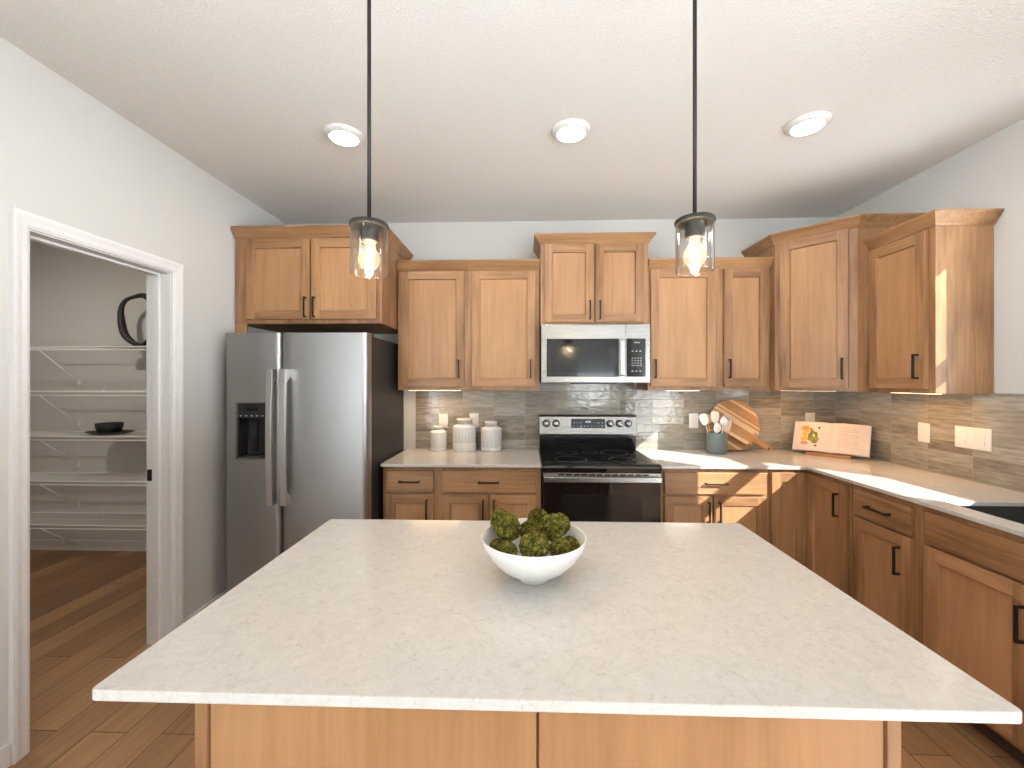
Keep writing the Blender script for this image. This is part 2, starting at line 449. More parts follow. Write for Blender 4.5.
# ================================================================== room shell
PB = 0.12                       # pantry far wall
PX = -4.75                      # pantry end
LY0, LY1 = -6.60, -3.60         # unseen window on the pantry side, added for fill light
LT = -2.085                     # pantry face of the left wall
DY0, DY1, DH = -1.762, -1.108, 2.052   # doorway in the left wall

struct(MB().slab([PX - .1, LT - .03, XR + .12], [YR - .12, -2.9, PB + .1], lambda i, j: not (i == 0 and j == 0), -.12, 0, XY).build('floor', 'floor_planks'), 'brown wood plank floor')
struct(MB().slab([PX - .1, LT - .03, XR + .12], [YR - .12, -2.9, PB + .1], lambda i, j: not (i == 0 and j == 0), H, H + .12, XY).build('ceiling', 'ceiling_paint'), 'white textured ceiling')
struct(MB().box(XL - .001, XR + .12, YB, YB + .12, 0, H).build('wall_back', 'wall_paint'), 'white wall behind the cabinets')
struct(MB().slab([YR - .12, LY0, LY1, DY0, DY1, PB - .001], [0, .30, DH, 2.3, H], lambda i, j: not ((i == 3 and j < 2) or (i == 1 and j in (1, 2))), LT, XL, YZ).build('wall_left', 'wall_paint'), 'white wall with the pantry doorway')
# right wall: sink window and patio door
WY0, WY1, WZ0, WZ1 = -2.118, -1.345, 1.262, 2.39
PY0, PY1, PZ1 = -6.55, -3.55, 2.10
struct(MB().slab([YR - .12, PY0, PY1, WY0, WY1, PB], [0, WZ0, PZ1, WZ1, H], lambda i, j: not ((i == 3 and j in (1, 2)) or (i == 1 and j in (0, 1))), XR, XR + .14, YZ).build('wall_right', 'wall_paint'), 'white wall with the window over the sink')
RW = [(1.15, 2.10)]; RZ0, RZ1 = .85, 2.25
A = [XL - .1] + [q for w_ in RW for q in w_] + [XR + .14]
struct(MB().slab(A, [0, RZ0, RZ1, H], lambda i, j: not (i == 1 and j == 1), YR - .12, YR, XZ).build('wall_rear', 'wall_paint'), 'white living room end wall')
struct(MB().box(PX - .1, LT, PB, PB + .1, 0, H).build('wall_pantry_back', 'pantry_paint'))
struct(MB().box(PX - .1, PX, -2.9, PB, 0, H).build('wall_pantry_end', 'pantry_paint'))
struct(MB().box(PX - .1, LT, -3.0, -2.9, 0, H).build('wall_pantry_front', 'pantry_paint'))
struct(MB().box(LT - .003, LT, -2.9, DY0 - .06, 0, H).build('wall_pantry_side', 'pantry_paint'))
# baseboards
struct(MB().box(XL, XL + .014, DY1 + .066, -.62, 0, .09).build('baseboard_left', 'trim_white', bevel=.004))
struct(MB().box(PX, LT, PB - .014, PB, 0, .09).build('baseboard_pantry', 'trim_white', bevel=.004))
struct(MB().box(XL, XL + .014, YR, DY0 - .066, 0, .09).build('baseboard_left_rear', 'trim_white', bevel=.004))
# doorway lining, stop and casing
prof_c = lambda w: [(0, 0), (0, .010), (.012, .014), (.030, .016), (.050, .018), (w, .018), (w, 0)]
m = MB()
y0, y1 = DY0, DY1
def casing(mb, x, sgn):
    # one continuous architrave around the opening: profile mitred at the two top corners
    path = [(y0, -.0), (y0, DH), (y1, DH), (y1, 0.)]
    pr = [(0.004, .000), (.004, .010), (.016, .015), (.034, .016), (.052, .020), (.064, .020), (.064, .000)]
    v, f = [], []; n = len(pr)
    outs = [(-1, 0), (-1, 1), (1, 1), (1, 0)]
    for (py, pz), (oy, oz) in zip(path, outs):
        for o, t in pr: v.append((x + sgn * t, py + oy * o, pz + oz * o))
    for i in range(3):
        for k in range(n):
            q = (k + 1) % n; f.append((i * n + k, i * n + q, (i + 1) * n + q, (i + 1) * n + k))
    f.append(tuple(range(n))); f.append(tuple(3 * n + k for k in range(n)))
    mb.add(v, f)
casing(m, XL, 1)
struct(m.build('trim_1', 'trim_white'), 'white casing around the pantry doorway')
m = MB(); casing(m, LT - .003, -1); struct(m.build('trim_2', 'trim_white'))
def ring_yz(mb, ya, yb, zb, th, xa, xb):
    mb.prism([(ya, 0), (ya, zb), (yb, zb), (yb, 0), (yb - th, 0), (yb - th, zb - th), (ya + th, zb - th), (ya + th, 0)], xa, xb, lambda p, q, a: (a, p, q))
m = MB(); ring_yz(m, y0 - .002, y1 + .002, DH + .002, .004, LT - .002, XL + .001)
fr = struct(m.build('door_1', 'trim_white'), 'white lining of the pantry doorway')
m = MB(); ring_yz(m, y0 + .002, y1 - .002, DH - .002, .012, LT + .034, LT + .072); m.build('stop', 'trim_white', fr, bevel=.002)
MB().box(LT - .0015, LT + .026, y1 - .0045, y1 - .0005, .905, .968).build('strike_plate', 'pull_black', fr)

# windows: sink window (double hung), rear windows, patio door
def sash(mb, a0, a1, b0, b1, w, c0, c1, to3):
    mb.slab([a0, a0 + w, a1 - w, a1], [b0, b0 + w, b1 - w, b1], lambda i, j: not (i == 1 and j == 1), c0, c1, to3)
def window_yz(name, ya, yb, za, zb, x0, mid, w=.042):
    root = MB(); sash(root, ya, yb, za, zb, .02, x0 + .03, x0 + .125, YZ)
    r = struct(root.build(name, 'trim_white'))
    for (b0, b1, c) in ((za + .02, mid + .030, x0 + .045), (mid - .030, zb - .02, x0 + .085)):
        m = MB(); sash(m, ya + .02, yb - .02, b0, b1, w * .6, c, c + .03, YZ)
        m.box(c, c + .03, ya + .04, yb - .04, *((b1 - .055, b1 - .02) if c < x0 + .06 else (b0 + .02, b0 + .055))); s_ = m.build('sash', 'trim_white', r, bevel=.002)
        MB().box(c + .012, c + .017, ya + .02, yb - .02, b0 + .01, b1 - .01).build('pane', 'window_glass', s_)
    return r
window_yz('window_1', WY0, WY1, WZ0, WZ1, XR, 1.79)
def window_xz(name, xa, xb, za, zb, y0_, mid, w=.05):
    root = MB(); sash(root, xa, xb, za, zb, .025, y0_, y0_ + .095, XZ); r = struct(root.build(name, 'trim_white'))
    for (b0, b1, c) in ((za + .02, mid + .02, y0_ + .05), (mid - .02, zb - .02, y0_ + .01)):
        m = MB(); sash(m, xa + .02, xb - .02, b0, b1, w * .6, c, c + .03, XZ); s_ = m.build('sash', 'trim_white', r, bevel=.002)
        MB().box(xa + .02, xb - .02, c + .012, c + .017, b0 + .01, b1 - .01).build('pane', 'window_glass', s_)
m = MB(); sash(m, LY0, LY1, .30, 2.3, .04, LT + .01, LT + .10, YZ); m.box(LT + .02, LT + .09, (LY0 + LY1) / 2 - .03, (LY0 + LY1) / 2 + .03, .33, 2.27)  # unseen side glazing, put in to bring more daylight into the room
wl = struct(m.build('window_3', 'trim_white')); MB().box(LT + .05, LT + .056, LY0 + .03, LY1 - .03, .33, 2.27).build('pane', 'window_glass', wl)
for i, (xa, xb) in enumerate(RW): window_xz('window_%d' % (i + 2), xa, xb, RZ0, RZ1, YR - .11, 1.4)
m = MB(); sash(m, PY0, PY1, 0, PZ1, .03, XR + .02, XR + .12, YZ); pd = struct(m.build('door_2', 'trim_white'))
ym = (PY0 + PY1) / 2
for (a0, a1, c) in ((PY0 + .03, ym + .04, XR + .03), (ym - .04, PY1 - .03, XR + .07)):
    m = MB(); sash(m, a0, a1, .03, PZ1 - .03, .07, c, c + .035, YZ); s_ = m.build('sash', 'trim_white', pd, bevel=.003)
    MB().box(c + .014, c + .02, a0 + .05, a1 - .05, .06, PZ1 - .06).build('pane', 'window_glass', s_)

struct(MB().box(XR + .16, XR + 6.5, -3.3, 2.5, -.25, -.15).build('ground_light_block', 'light_block_grey'), 'added grey slab blocking ground light outside the sink window')  # unseen slab, added to cut bright ground light through the sink window
# tiled backsplash on two walls
TX0 = -.885
struct(MB().slab([TX0, .112, .868, XR], [CT - .002, UPB + .003, 1.86], lambda i, j: j == 0 or i == 1, -.009, -.0005, XZ).build('wall_tile_back', 'tile_back'), 'glossy taupe grey tile backsplash')
struct(MB().slab([-2.35, WY0, WY1, -.009], [CT - .002, WZ0, UPB + .003], lambda i, j: j == 0 or i != 1, XR - .009, XR - .0005, YZ).build('wall_tile_right', 'tile_right'), 'glossy brown grey tile backsplash on the side wall')

# ================================================================== cabinets
# local frame of a cabinet: x along the face, face at y=0 looking towards -y, carcass behind it, z = world height
def pull(parent, x, z, vertical, y=-.022, length=.135):
    """black bar pull, one U-shaped piece"""
    L, t, st = length / 2, .0095, .032
    poly = [(-L, 0), (-L, st), (L, st), (L, 0), (L - t, 0), (L - t, st - t), (-L + t, st - t), (-L + t, 0)]
    if vertical: to3 = lambda p, q, a: (x + a, y - q, z + p)
    else: to3 = lambda p, q, a: (x + p, y - q, z + a)
    return MB().prism(poly, -.0048, .0048, to3).build('handle', 'pull_black', parent, bevel=.0012)

def shaker(parent, x0, x1, z0, z1, name='door', handle=None, s=.058, th=.022, rec=.013):
    X = [x0, x0 + s, x1 - s, x1]; Z = [z0, z0 + s, z1 - s, z1]
    v, f, mm = [], [], []
    for j in range(4):
        for i in range(4): v.append((X[i], -th, Z[j]))
    for j in range(3):
        for i in range(3):
            if i == 1 and j == 1: continue
            f.append((j * 4 + i, j * 4 + i + 1, j * 4 + i + 5, j * 4 + i + 4)); mm.append(1 if i == 1 else 0)
    b = 16; e_ = .003
    for (x, z) in ((X[1] + e_, Z[1] + e_), (X[2] - e_, Z[1] + e_), (X[2] - e_, Z[2] - e_), (X[1] + e_, Z[2] - e_)): v.append((x, -th + rec, z))
    f.append((b, b + 1, b + 2, b + 3)); mm.append(2)
    inner = [5, 6, 10, 9]
    for k in range(4):
        q = (k + 1) % 4; f.append((inner[k], inner[q], b + q, b + k)); mm.append(0)
    c = 20
    for (x, z) in ((x0, z0), (x1, z0), (x1, z1), (x0, z1)): v.append((x, 0, z))
    f.append((c + 3, c + 2, c + 1, c)); mm.append(0)
    rim = [[0, 1, 2, 3], [3, 7, 11, 15], [15, 14, 13, 12], [12, 8, 4, 0]]
    for k in range(4):
        f.append(tuple([c + k] + rim[k][:1] + rim[k][1:] + [c + (k + 1) % 4])); mm.append(0)
    d = MB().add(v, f, mm).build(name, ['maple_v', 'maple_h', 'maple_panel'], parent, bevel=.0018)
    if handle: pull(d, *handle)
    return d

def drawer(parent, x0, x1, z0, z1, handle=True, name='drawer'):
    d = MB().box(x0, x1, -.022, 0, z0, z1).build(name, ['maple_h'], parent, bevel=.003)
    if handle: pull(d, (x0 + x1) / 2, (z0 + z1) / 2, False)
    return d

CROWN = lambda z, h=.068, o=.046: [(-.004, z), (.006, z), (.012, z + .012), (o - .004, z + h - .016), (o, z + h - .010), (o, z + h), (-.004, z + h)]

def wall_cab(label, x0, x1, z0, z1, doors, d=.31, y=-.31, crown=None, loc=None, rotz=0, group=None, name='wall_cabinet', w=None):
    t = thing(name, label, 'cabinet', loc or (x0, y, 0), rotz, group)
    W = w or (x1 - x0)
    MB().box(0, W, 0, d - .002, z0, z1).build('carcass', 'maple_v', t, bevel=.0015)
    for (a, b, za, zb, h) in doors: shaker(t, a, b, za, zb, handle=h)
    if crown: MB().sweep(crown, CROWN(z1 - .012)).build('crown_moulding', 'maple_h', t)
    return t

GW = 'maple wall cabinets above the counters'
# above the fridge
fx0, fx1 = -1.944, -.952
wd = fx1 - fx0; fz0, fz1 = 1.84, 2.425
t = wall_cab('deep maple two-door cabinet above the steel refrigerator', fx0, fx1, fz0, fz1,
    [(.085, .514, 1.868, 2.402, (.49, 1.945, True)), (.525, .96, 1.868, 2.402, (.55, 1.945, True))], d=.61, y=-.61,
    crown=[(.0, 0), (wd, 0), (wd, .608)], group=GW)
MB().box(0, .072, 0, .02, 0, fz0).build('filler_panel', 'maple_v', t, bevel=.0015)
# left of the microwave: two single-door cabinets
dz0, dz1, tz = 1.418, 2.258, 2.276
xa, xm, xb = -.936, -.417, .104
hz = 1.545
wall_cab('tall single-door maple wall cabinet between refrigerator and its matching neighbour', xa, xm, UPB, tz,
    [(.024, .491, dz0, dz1, (.455, hz, True))], crown=[(0, 0), (xm - xa, 0)], group=GW)
wall_cab('single-door maple wall cabinet just before the microwave, above the canisters', xm, xb, UPB, tz,
    [(.029, .490, dz0, dz1, (.456, hz, True))], crown=[(0, 0), (xb - xm, 0)], group=GW)
# above the microwave
mx0, mx1 = .111, .882; wd = mx1 - mx0
wall_cab('raised two-door maple cabinet sitting on the microwave', mx0, mx1, 1.857, 2.455,
    [(.028, .380, 1.880, 2.440, (.352, 1.965, True)), (.394, .736, 1.880, 2.440, (.422, 1.965, True))], d=.33, y=-.33,
    crown=[(0, .328), (0, 0), (wd, 0), (wd, .328)], group=GW)
# right of the microwave
wall_cab('wide single-door maple wall cabinet just past the microwave, above the utensil crock', .886, 1.392, UPB, tz,
    [(.016, .474, dz0, dz1, (.045, hz, True))], crown=[(0, 0), (.506, 0)], group=GW)
wall_cab('narrow single-door maple wall cabinet beside the angled corner cabinet', 1.392, 1.753, UPB, tz,
    [(.030, .338, dz0, dz1, (.060, hz, True))], crown=[(0, 0), (.361, 0)], group=GW)
# angled corner cabinet: pentagon plan
cA, cB = Vector((1.755, -.365)), Vector((2.068, -.69))
ang = math.atan2((cB - cA).y, (cB - cA).x)
t = thing('corner_wall_cabinet', 'tall angled maple cabinet set across the corner above the open cookbook', 'cabinet', (cA.x, cA.y, 0), ang, GW)
Mi = Matrix.Rotation(-ang, 4, 'Z') @ Matrix.Translation((-cA.x, -cA.y, 0))
loc2 = lambda x, y: (Mi @ Vector((x, y, 0)))[:2]
pent = [loc2(*p) for p in ((1.755, -.002), (1.755, -.365), (2.068, -.69), (XR - .002, -.69), (XR - .002, -.002))]
CZ1 = 2.425
MB().prism(pent, UPB, CZ1, XY).build('carcass', 'maple_v', t, bevel=.0015)
Ld = (cB - cA).length
shaker(t, .036, Ld - .042, 1.412, CZ1 - .012, handle=(Ld - .072, 1.535, True))
MB().sweep(pent[:4], CROWN(CZ1 - .012)).build('crown_moulding', 'maple_h', t)
# on the side wall
sx = 2.143
wall_cab('single-door maple cabinet on the side wall with sunlight on its end panel', 0, 0, UPB, tz + .004,
    [(.012, .372, dz0 - .003, dz1, (.335, hz - .01, True))], d=XR - sx, loc=(sx, -.694, 0), rotz=-PI / 2, w=.408,
    crown=[(0, 0), (.408, 0), (.408, XR - sx - .002)], group=GW)

# base cabinets ------------------------------------------------------
BT = CT - .0215
def base_cab(label, loc, rotz, w, d, name='base_cabinet', group='maple base cabinets under the counters', sink=False):
    t = thing(name, label, 'cabinet', loc, rotz, group)
    if sink: MB().prism([(0, .1), (0, BT), (.04, BT), (.04, .66), (d - .004, .66), (d - .004, .1)], 0, w, lambda p, q, a: (a, p, q)).build('carcass', 'maple_v', t, bevel=.0015)
    else: MB().box(0, w, 0, d - .004, .1, BT).build('carcass', 'maple_v', t, bevel=.0015)
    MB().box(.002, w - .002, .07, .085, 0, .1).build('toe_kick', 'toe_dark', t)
    return t
DT, DB = .712, .128
t = base_cab('narrow maple base cabinet beside the refrigerator', (-.944, -.61, 0), 0, .37, .60)
drawer(t, .027, .341, .728, .867); shaker(t, .027, .341, DB, DT, handle=(.300, .615, True))
t = base_cab('two-door maple base cabinet with one wide drawer beside the dark side of the stove', (-.574, -.61, 0), 0, .678, .60)
drawer(t, .027, .645, .728, .867); shaker(t, .027, .331, DB, DT, handle=(.301, .615, True)); shaker(t, .346, .645, DB, DT, handle=(.372, .615, True))
t = base_cab('two-door maple base cabinet under the utensil crock, sun patches on its drawer', (.880, -.61, 0), 0, .690, .60)
drawer(t, .020, .668, .728, .867); shaker(t, .020, .322, DB, DT, handle=(.296, .615, True)); shaker(t, .334, .668, DB, DT, handle=(.364, .615, True))
# blind corner unit with two doors folding at the inner corner
bx = 1.815
t = thing('corner_base_cabinet', 'L-shaped maple corner base cabinet with two doors meeting in the inner corner', 'cabinet', (bx, -.61, 0), 0, 'maple base cabinets under the counters')
xl, yl = 1.572 - bx, -.975 + .61
MB().prism([(xl, .606), (xl, 0), (0, 0), (0, yl), (XR - bx - .004, yl), (XR - bx - .004, .606)], .1, BT, XY).build('carcass', 'maple_v', t, bevel=.0015)
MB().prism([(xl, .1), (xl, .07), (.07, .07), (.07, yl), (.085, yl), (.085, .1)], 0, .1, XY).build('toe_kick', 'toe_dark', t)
shaker(t, xl + .008, -.022, DB, .870)
d = shaker(t, .022, -yl - .018, DB, .870, handle=(-yl - .075, .745, True))
d.rotation_euler = (0, 0, -PI / 2)
t = base_cab('one-drawer maple base cabinet on the side wall between corner unit and sink cabinet', (bx, -.980, 0), -PI / 2, .405, XR - bx)
drawer(t, .030, .368, .733, .867); shaker(t, .030, .368, DB, DT + .008, handle=(.312, .595, True))
t = base_cab('wide maple sink base cabinet with a plain false drawer front', (bx, -1.385, 0), -PI / 2, .86, XR - bx, sink=True)
MB().box(.842, .859, .0405, XR - bx - .004, .6605, BT).build('end_panel', 'maple_v', t)
drawer(t, .028, .832, .733, .867, False, 'false_drawer_front')
shaker(t, .028, .424, DB, DT + .008, handle=(.402, .580, True)); shaker(t, .436, .832, DB, DT + .008, handle=(.466, .580, True))

# counters -----------------------------------------------------------
tag(MB().box(-.948, .106, -.648, -.010, CT - .02, CT).build('countertop', 'quartz', bevel=.003), 'short pale quartz countertop carrying the three striped canisters', 'countertop', 'quartz countertops')
SX0, SX1, SY0, SY1 = 1.888, 2.315, -2.16, -1.408
tag(MB().slab([.876, 1.79, SX0, SX1, XR - .010], [-2.26, SY0, SY1, -.648, -.010], lambda i, j: (j == 3 or i >= 1) and not (i == 2 and j == 1), CT - .02, CT, XY).build('countertop', 'quartz', bevel=.003),
    'L-shaped pale quartz countertop running around the corner to the sink', 'countertop', 'quartz countertops')
# undermount sink
s_ = MB()
s_.slab([SX0 - .02, SX0 + .004, SX1 - .004, SX1 + .02], [SY0 - .02, SY0 + .004, SY1 - .004, SY1 + .02], lambda i, j: True, .69, .70, XY)
t = thing('sink', 'dark undermount sink let into the side wall countertop', 'sink', ((SX0 + SX1) / 2, (SY0 + SY1) / 2, .69))
hx, hy = (SX1 - SX0) / 2 + .004, (SY1 - SY0) / 2 + .004
v = []
for (a, z) in ((.0, .203), (.0, .0), (-.012, .012), (-.012, .203)):
    for (px, py) in ((-1, -1), (1, -1), (1, 1), (-1, 1)): v.append((px * (hx + .012 + a), py * (hy + .012 + a), z))
f = [(3, 2, 1, 0)[::-1] and (4, 5, 6, 7), (8, 11, 10, 9)]
for r0, r1 in ((0, 1), (2, 3), (3, 0)):
    for k in range(4): f.append((r0 * 4 + k, r0 * 4 + (k + 1) % 4, r1 * 4 + (k + 1) % 4, r1 * 4 + k))
MB().add(v, f).build('basin', 'sink_composite', t)
MB().lathe([(.045, .0125), (.045, .0145), (.03, .0145), (.028, .0128)], 24).build('drain', 'steel_bright', t)

# ================================================================== island
IX0, IX1, IY0, IY1 = -.766, .819, -2.634, -1.728
t = thing('island_cabinet', 'maple kitchen island cabinet under the large quartz top', 'kitchen island', (0, -2.1, 0))
bx0, bx1, by0, by1 = -.70, .755, -.375, .345
MB().box(bx0 + .02, bx1 - .02, by0 + .012, by1 - .02, .1, BT).build('carcass', 'maple_v', t)
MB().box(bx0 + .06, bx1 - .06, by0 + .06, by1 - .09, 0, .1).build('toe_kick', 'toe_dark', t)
xs_ = .026
MB().box(bx0 + .03, xs_ - .003, by0, by0 + .012, .1, BT).build('back_panel', 'maple_panel', t, bevel=.001)
MB().box(xs_ + .003, bx1 - .03, by0, by0 + .012, .1, BT).build('back_panel', 'maple_panel', t, bevel=.001)
for x in (bx0, bx1 - .028): MB().box(x, x + .028, by0 - .006, by0 + .03, 0, BT).build('corner_post', 'maple_v', t, bevel=.002)
for x in (bx0, bx1 - .02): MB().box(x, x + .02, by0 + .031, by1, .0, BT).build('end_panel', 'maple_v', t, bevel=.001)
for i in range(3):
    w = (bx1 - bx0 - .06) / 3; x = bx0 + .03 + i * w
    d = shaker(t, x + .008, x + w - .008, .128, .86, handle=(x + .05, .76, True))
    d.location = (0, by1 - .02, 0); d.rotation_euler = (0, 0, PI); d.location.x = bx0 + bx1
def rrect(x0, x1, y0, y1, r, n=5):
    p = []
    for cx, cy, a in ((x1 - r, y1 - r, 0), (x0 + r, y1 - r, PI / 2), (x0 + r, y0 + r, PI), (x1 - r, y0 + r, 1.5 * PI)):
        for k in range(n + 1): p.append((cx + r * math.cos(a + PI / 2 * k / n), cy + r * math.sin(a + PI / 2 * k / n)))
    return p
tag(MB().prism(rrect(IX0, IX1, IY0, IY1, .012), CT - .02, CT, XY).build('countertop', 'quartz', bevel=.0025), 'large pale speckled quartz island top holding the bowl of moss balls', 'countertop', 'quartz countertops')

# ================================================================== appliances
# refrigerator ---------------------------------------------------------
FX0, FX1, FYF, FZ = -1.862, -.966, -.830, 1.755
t = thing('refrigerator', 'stainless steel side-by-side refrigerator with water dispenser', 'refrigerator', (FX0, FYF, 0))
W = FX1 - FX0
MB().box(.006, W - .004, .085, .78, .03, FZ - .015).build('cabinet_body', 'appliance_grey', t, bevel=.004)
MB().box(.02, W - .02, .07, .14, 0, .03).build('base_grille', 'plastic_black', t)
for x in (.012, W - .09): MB().box(x, x + .075, .05, .16, FZ - .016, FZ + .006).build('hinge_cover', 'plastic_black', t, bevel=.004)
def fdoor(x0, x1, hole=None):
    """slightly bowed steel door; optional opening for the dispenser"""
    xs = sorted(set([x0 + (x1 - x0) * i / 28 for i in range(29)] + ([hole[0], hole[1]] if hole else [])))
    zs = [.06] + ([hole[2], hole[3]] if hole else []) + [FZ]
    xm_, hw = (x0 + x1) / 2, (x1 - x0) / 2
    def fy(x):
        u = abs((x - xm_) / hw)
        return .006 * u ** 2 + (.014 * max(0, (u - .9) / .1) ** 2)
    mb = MB()
    def keep(i, j): return not (hole and j == 1 and hole[0] - 1e-6 <= xs[i] and xs[i + 1] <= hole[1] + 1e-6)
    mb.slab(xs, zs, keep, 0, 1, lambda a, b, c: (a, fy(a) if c == 1 else .075, b))
    mb.sm = [True] * len(mb.f)
    o = mb.build('door', 'steel_h', t)
    wn_ = o.modifiers.new('edge', 'BEVEL'); wn_.width = .003; wn_.segments = 3; wn_.limit_method = 'ANGLE'; wn_.angle_limit = math.radians(60)
    ws = o.modifiers.new('normals', 'WEIGHTED_NORMAL'); ws.keep_sharp = True
    return o
gapx = .3555
HOLE = (.080, .276, .979, 1.322)
d1 = fdoor(.0, gapx - .003, HOLE); d2 = fdoor(gapx + .003, W)
# dispenser
m = MB(); hx0, hx1, hz0, hz1 = HOLE
m.slab([hx0 - .006, hx0 + .006, hx1 - .004, hx1 + .006], [hz0 - .006, hz0 + .006, hz1 - .004, hz1 + .004], lambda i, j: not (i == 1 and j == 1), -.002, .02, XZ)
dd = m.build('dispenser_frame', 'steel_bright', d1, bevel=.001)
v = [(hx0, .006, hz0), (hx1, .006, hz0), (hx1, .006, hz1 - .095), (hx0, .006, hz1 - .095), (hx0 + .02, .07, hz0 + .012), (hx1 - .02, .07, hz0 + .012), (hx1 - .02, .07, hz1 - .095), (hx0 + .02, .07, hz1 - .095)]
MB().add(v, [(4, 5, 6, 7), (0, 1, 5, 4), (1, 2, 6, 5), (3, 7, 6, 2), (0, 4, 7, 3)]).build('dispenser_well', 'plastic_black', d1)
MB().box(hx0 + .003, hx1 - .003, .001, .03, hz1 - .097, hz1 - .003).build('control_panel', 'appliance_grey', d1, bevel=.002)
MB().box(hx0 + .068, hx1 - .068, -.001, .004, hz1 - .05, hz1 - .028).build('display', 'black_glass', d1)
MB().printed(hx0 + .008, hx1 - .008, hz1 - .088, hz1 - .072, .0002, [(hx0 + .02 + i * .034, hx0 + .032 + i * .034, hz1 - .082, hz1 - .078) for i in range(5)]).build('button_strip', ['appliance_grey', 'display_text'], d1)
MB().prism([(.068, .03), (.055, .12), (.065, .25), (.072, .25), (.072, .03)], -.02, .02, lambda p, q, a: (hx0 + .07 + a, p - .004, hz0 + q)).build('paddle', 'appliance_grey', d1)
MB().box(hx0 + .012, hx1 - .012, .010, .062, hz0 + .003, hz0 + .012).build('drip_tray', 'appliance_grey', d1, bevel=.002)
def fhandle(parent, x, lean):
    pts = []
    prof = []
    n = 20; z0_, z1_ = .700, 1.530
    for i in range(n + 1):
        u = i / n; z = z0_ + (z1_ - z0_) * u
        prof.append((z, .046 + .014 * math.sin(PI * u)))
    outer = prof; inner = [(z, max(0.0, q - .020)) for z, q in prof]
    poly = [(z, q) for z, q in outer] + [(z, (q if 1 < i < n - 1 else -.010)) for i, (z, q) in reversed(list(enumerate(inner)))]
    return MB().prism(poly, x - .0185, x + .0185, lambda p, q, a: (a, -q, p)).build('handle', 'steel_v', parent, bevel=.003)
fhandle(d1, .315, 0); fhandle(d2, .397, 0)

# range ----------------------------------------------------------------
RX0, RX1 = .113, .867; W = RX1 - RX0
t = thing('stove', 'stainless electric stove with black glass cooktop between the two counters', 'stove', (RX0, -.67, 0))
MB().box(.002, W - .002, .045, .645, .02, .893).build('body', 'appliance_grey', t)
# glass cooktop with front lip
MB().prism([(0.0, .868), (-.004, .900), (.002, .914), (.03, .920), (.62, .920), (.62, .868)], 0, W, lambda p, q, a: (a, p, q)).build('cooktop', 'black_glass', t, bevel=.0025)
for (x, y, r) in ((.20, .20, .11), (.55, .20, .085), (.20, .45, .075), (.55, .45, .10), (.375, .47, .055)):
    MB().lathe([(r, .9202), (r, .9206), (r - .0025, .9206), (r - .0025, .9202)], 48, center=(x, y, 0), cap0=False, cap1=False).build('burner_ring', 'burner_print', t)
# back guard: black riser, sloped steel control panel
bgp = [(.615, .91), (.592, 1.012), (.586, 1.040), (.604, 1.180), (.618, 1.188), (.652, 1.188), (.652, .91)]
MB().prism([(.612, .915), (.592, 1.012), (.590, 1.030), (.652, 1.030), (.652, .915)], .001, W - .001, lambda p, q, a: (a, p, q)).build('riser', 'black_glass', t, bevel=.002)
pan = MB().prism([(.588, 1.028), (.583, 1.044), (.598, 1.178), (.612, 1.190), (.652, 1.190), (.652, 1.031)], -.002, W + .002, lambda p, q, a: (a, p, q)).build('control_panel', 'steel_bright', t, bevel=.003)
tl = math.atan2(.015, .134)
def on_panel(z): return .583 + (z - 1.044) * .015 / .134
def panel_xf(x, z): return Matrix.Translation((x, on_panel(z), z)) @ Matrix.Rotation(-tl, 4, 'X')
m = MB().box(-.132, .132, -.002, .004, -.036, .036); m.xform(panel_xf(.379, 1.125)); disp = m.build('display', 'black_glass', pan, bevel=.001)
R_ = [(-.115 + c * .0275, -.105 + c * .0275, -.022 + r * .026, -.018 + r * .026) for r in range(2) for c in range(9) if not (r and c in (3, 4, 5))] + [(-.02, .022, .006, .020)]
m = MB().printed(-.128, .128, -.032, .032, -.0024, R_); m.xform(panel_xf(.379, 1.125)); m.build('touch_panel', ['black_glass', 'display_text'], disp)
for x in (.053, .129, .549, .622, .690):
    m = MB().lathe([(.030, 0), (.030, .003), (.024, .004)], 32); m.xform(panel_xf(x, 1.125) @ Matrix.Rotation(PI / 2, 4, 'X')); kp = m.build('knob_plate', 'plastic_black', pan)
    m = MB().lathe([(.0225, .003), (.0215, .026), (.018, .030), (.006, .030)], 32); m.xform(panel_xf(x, 1.125) @ Matrix.Rotation(PI / 2, 4, 'X')); m.build('knob', 'steel_bright', kp)
# vent strip, oven door, handle, drawer
m = MB().box(.004, W - .004, -.002, .04, .846, .867); vs = m.build('vent_strip', 'steel_bright', t, bevel=.001)
m = MB()
for i in range(6):
    for k in (0, 1): m.box(.10 + i * .098 + k * .046, .138 + i * .098 + k * .046, -.0034, .002, .8515, .8615)
m.build('slot', 'mesh_black', vs)
od = MB().box(.006, W - .006, -.006, .04, .185, .843).build('oven_door', 'black_glass', t, bevel=.004)
MB().box(.120, W - .120, -.0068, -.004, .30, .735).build('oven_window', 'mesh_black', od)
MB().prism([(-.006, .838), (-.026, .850), (-.033, .846), (-.034, .816), (-.028, .811), (-.022, .815), (-.022, .828), (-.006, .826)], .006, W - .006, lambda p, q, a: (a, p, q)).build('handle', 'steel_bright', od, bevel=.002)
MB().box(.006, W - .006, -.004, .04, .04, .178).build('storage_drawer', 'steel_h', t, bevel=.004)
for x in (.03, W - .07):
    for y in (.06, .58): MB().lathe([(.018, 0), (.018, .022)], 16, center=(x + .02, y, 0)).build('foot', 'plastic_black', t)

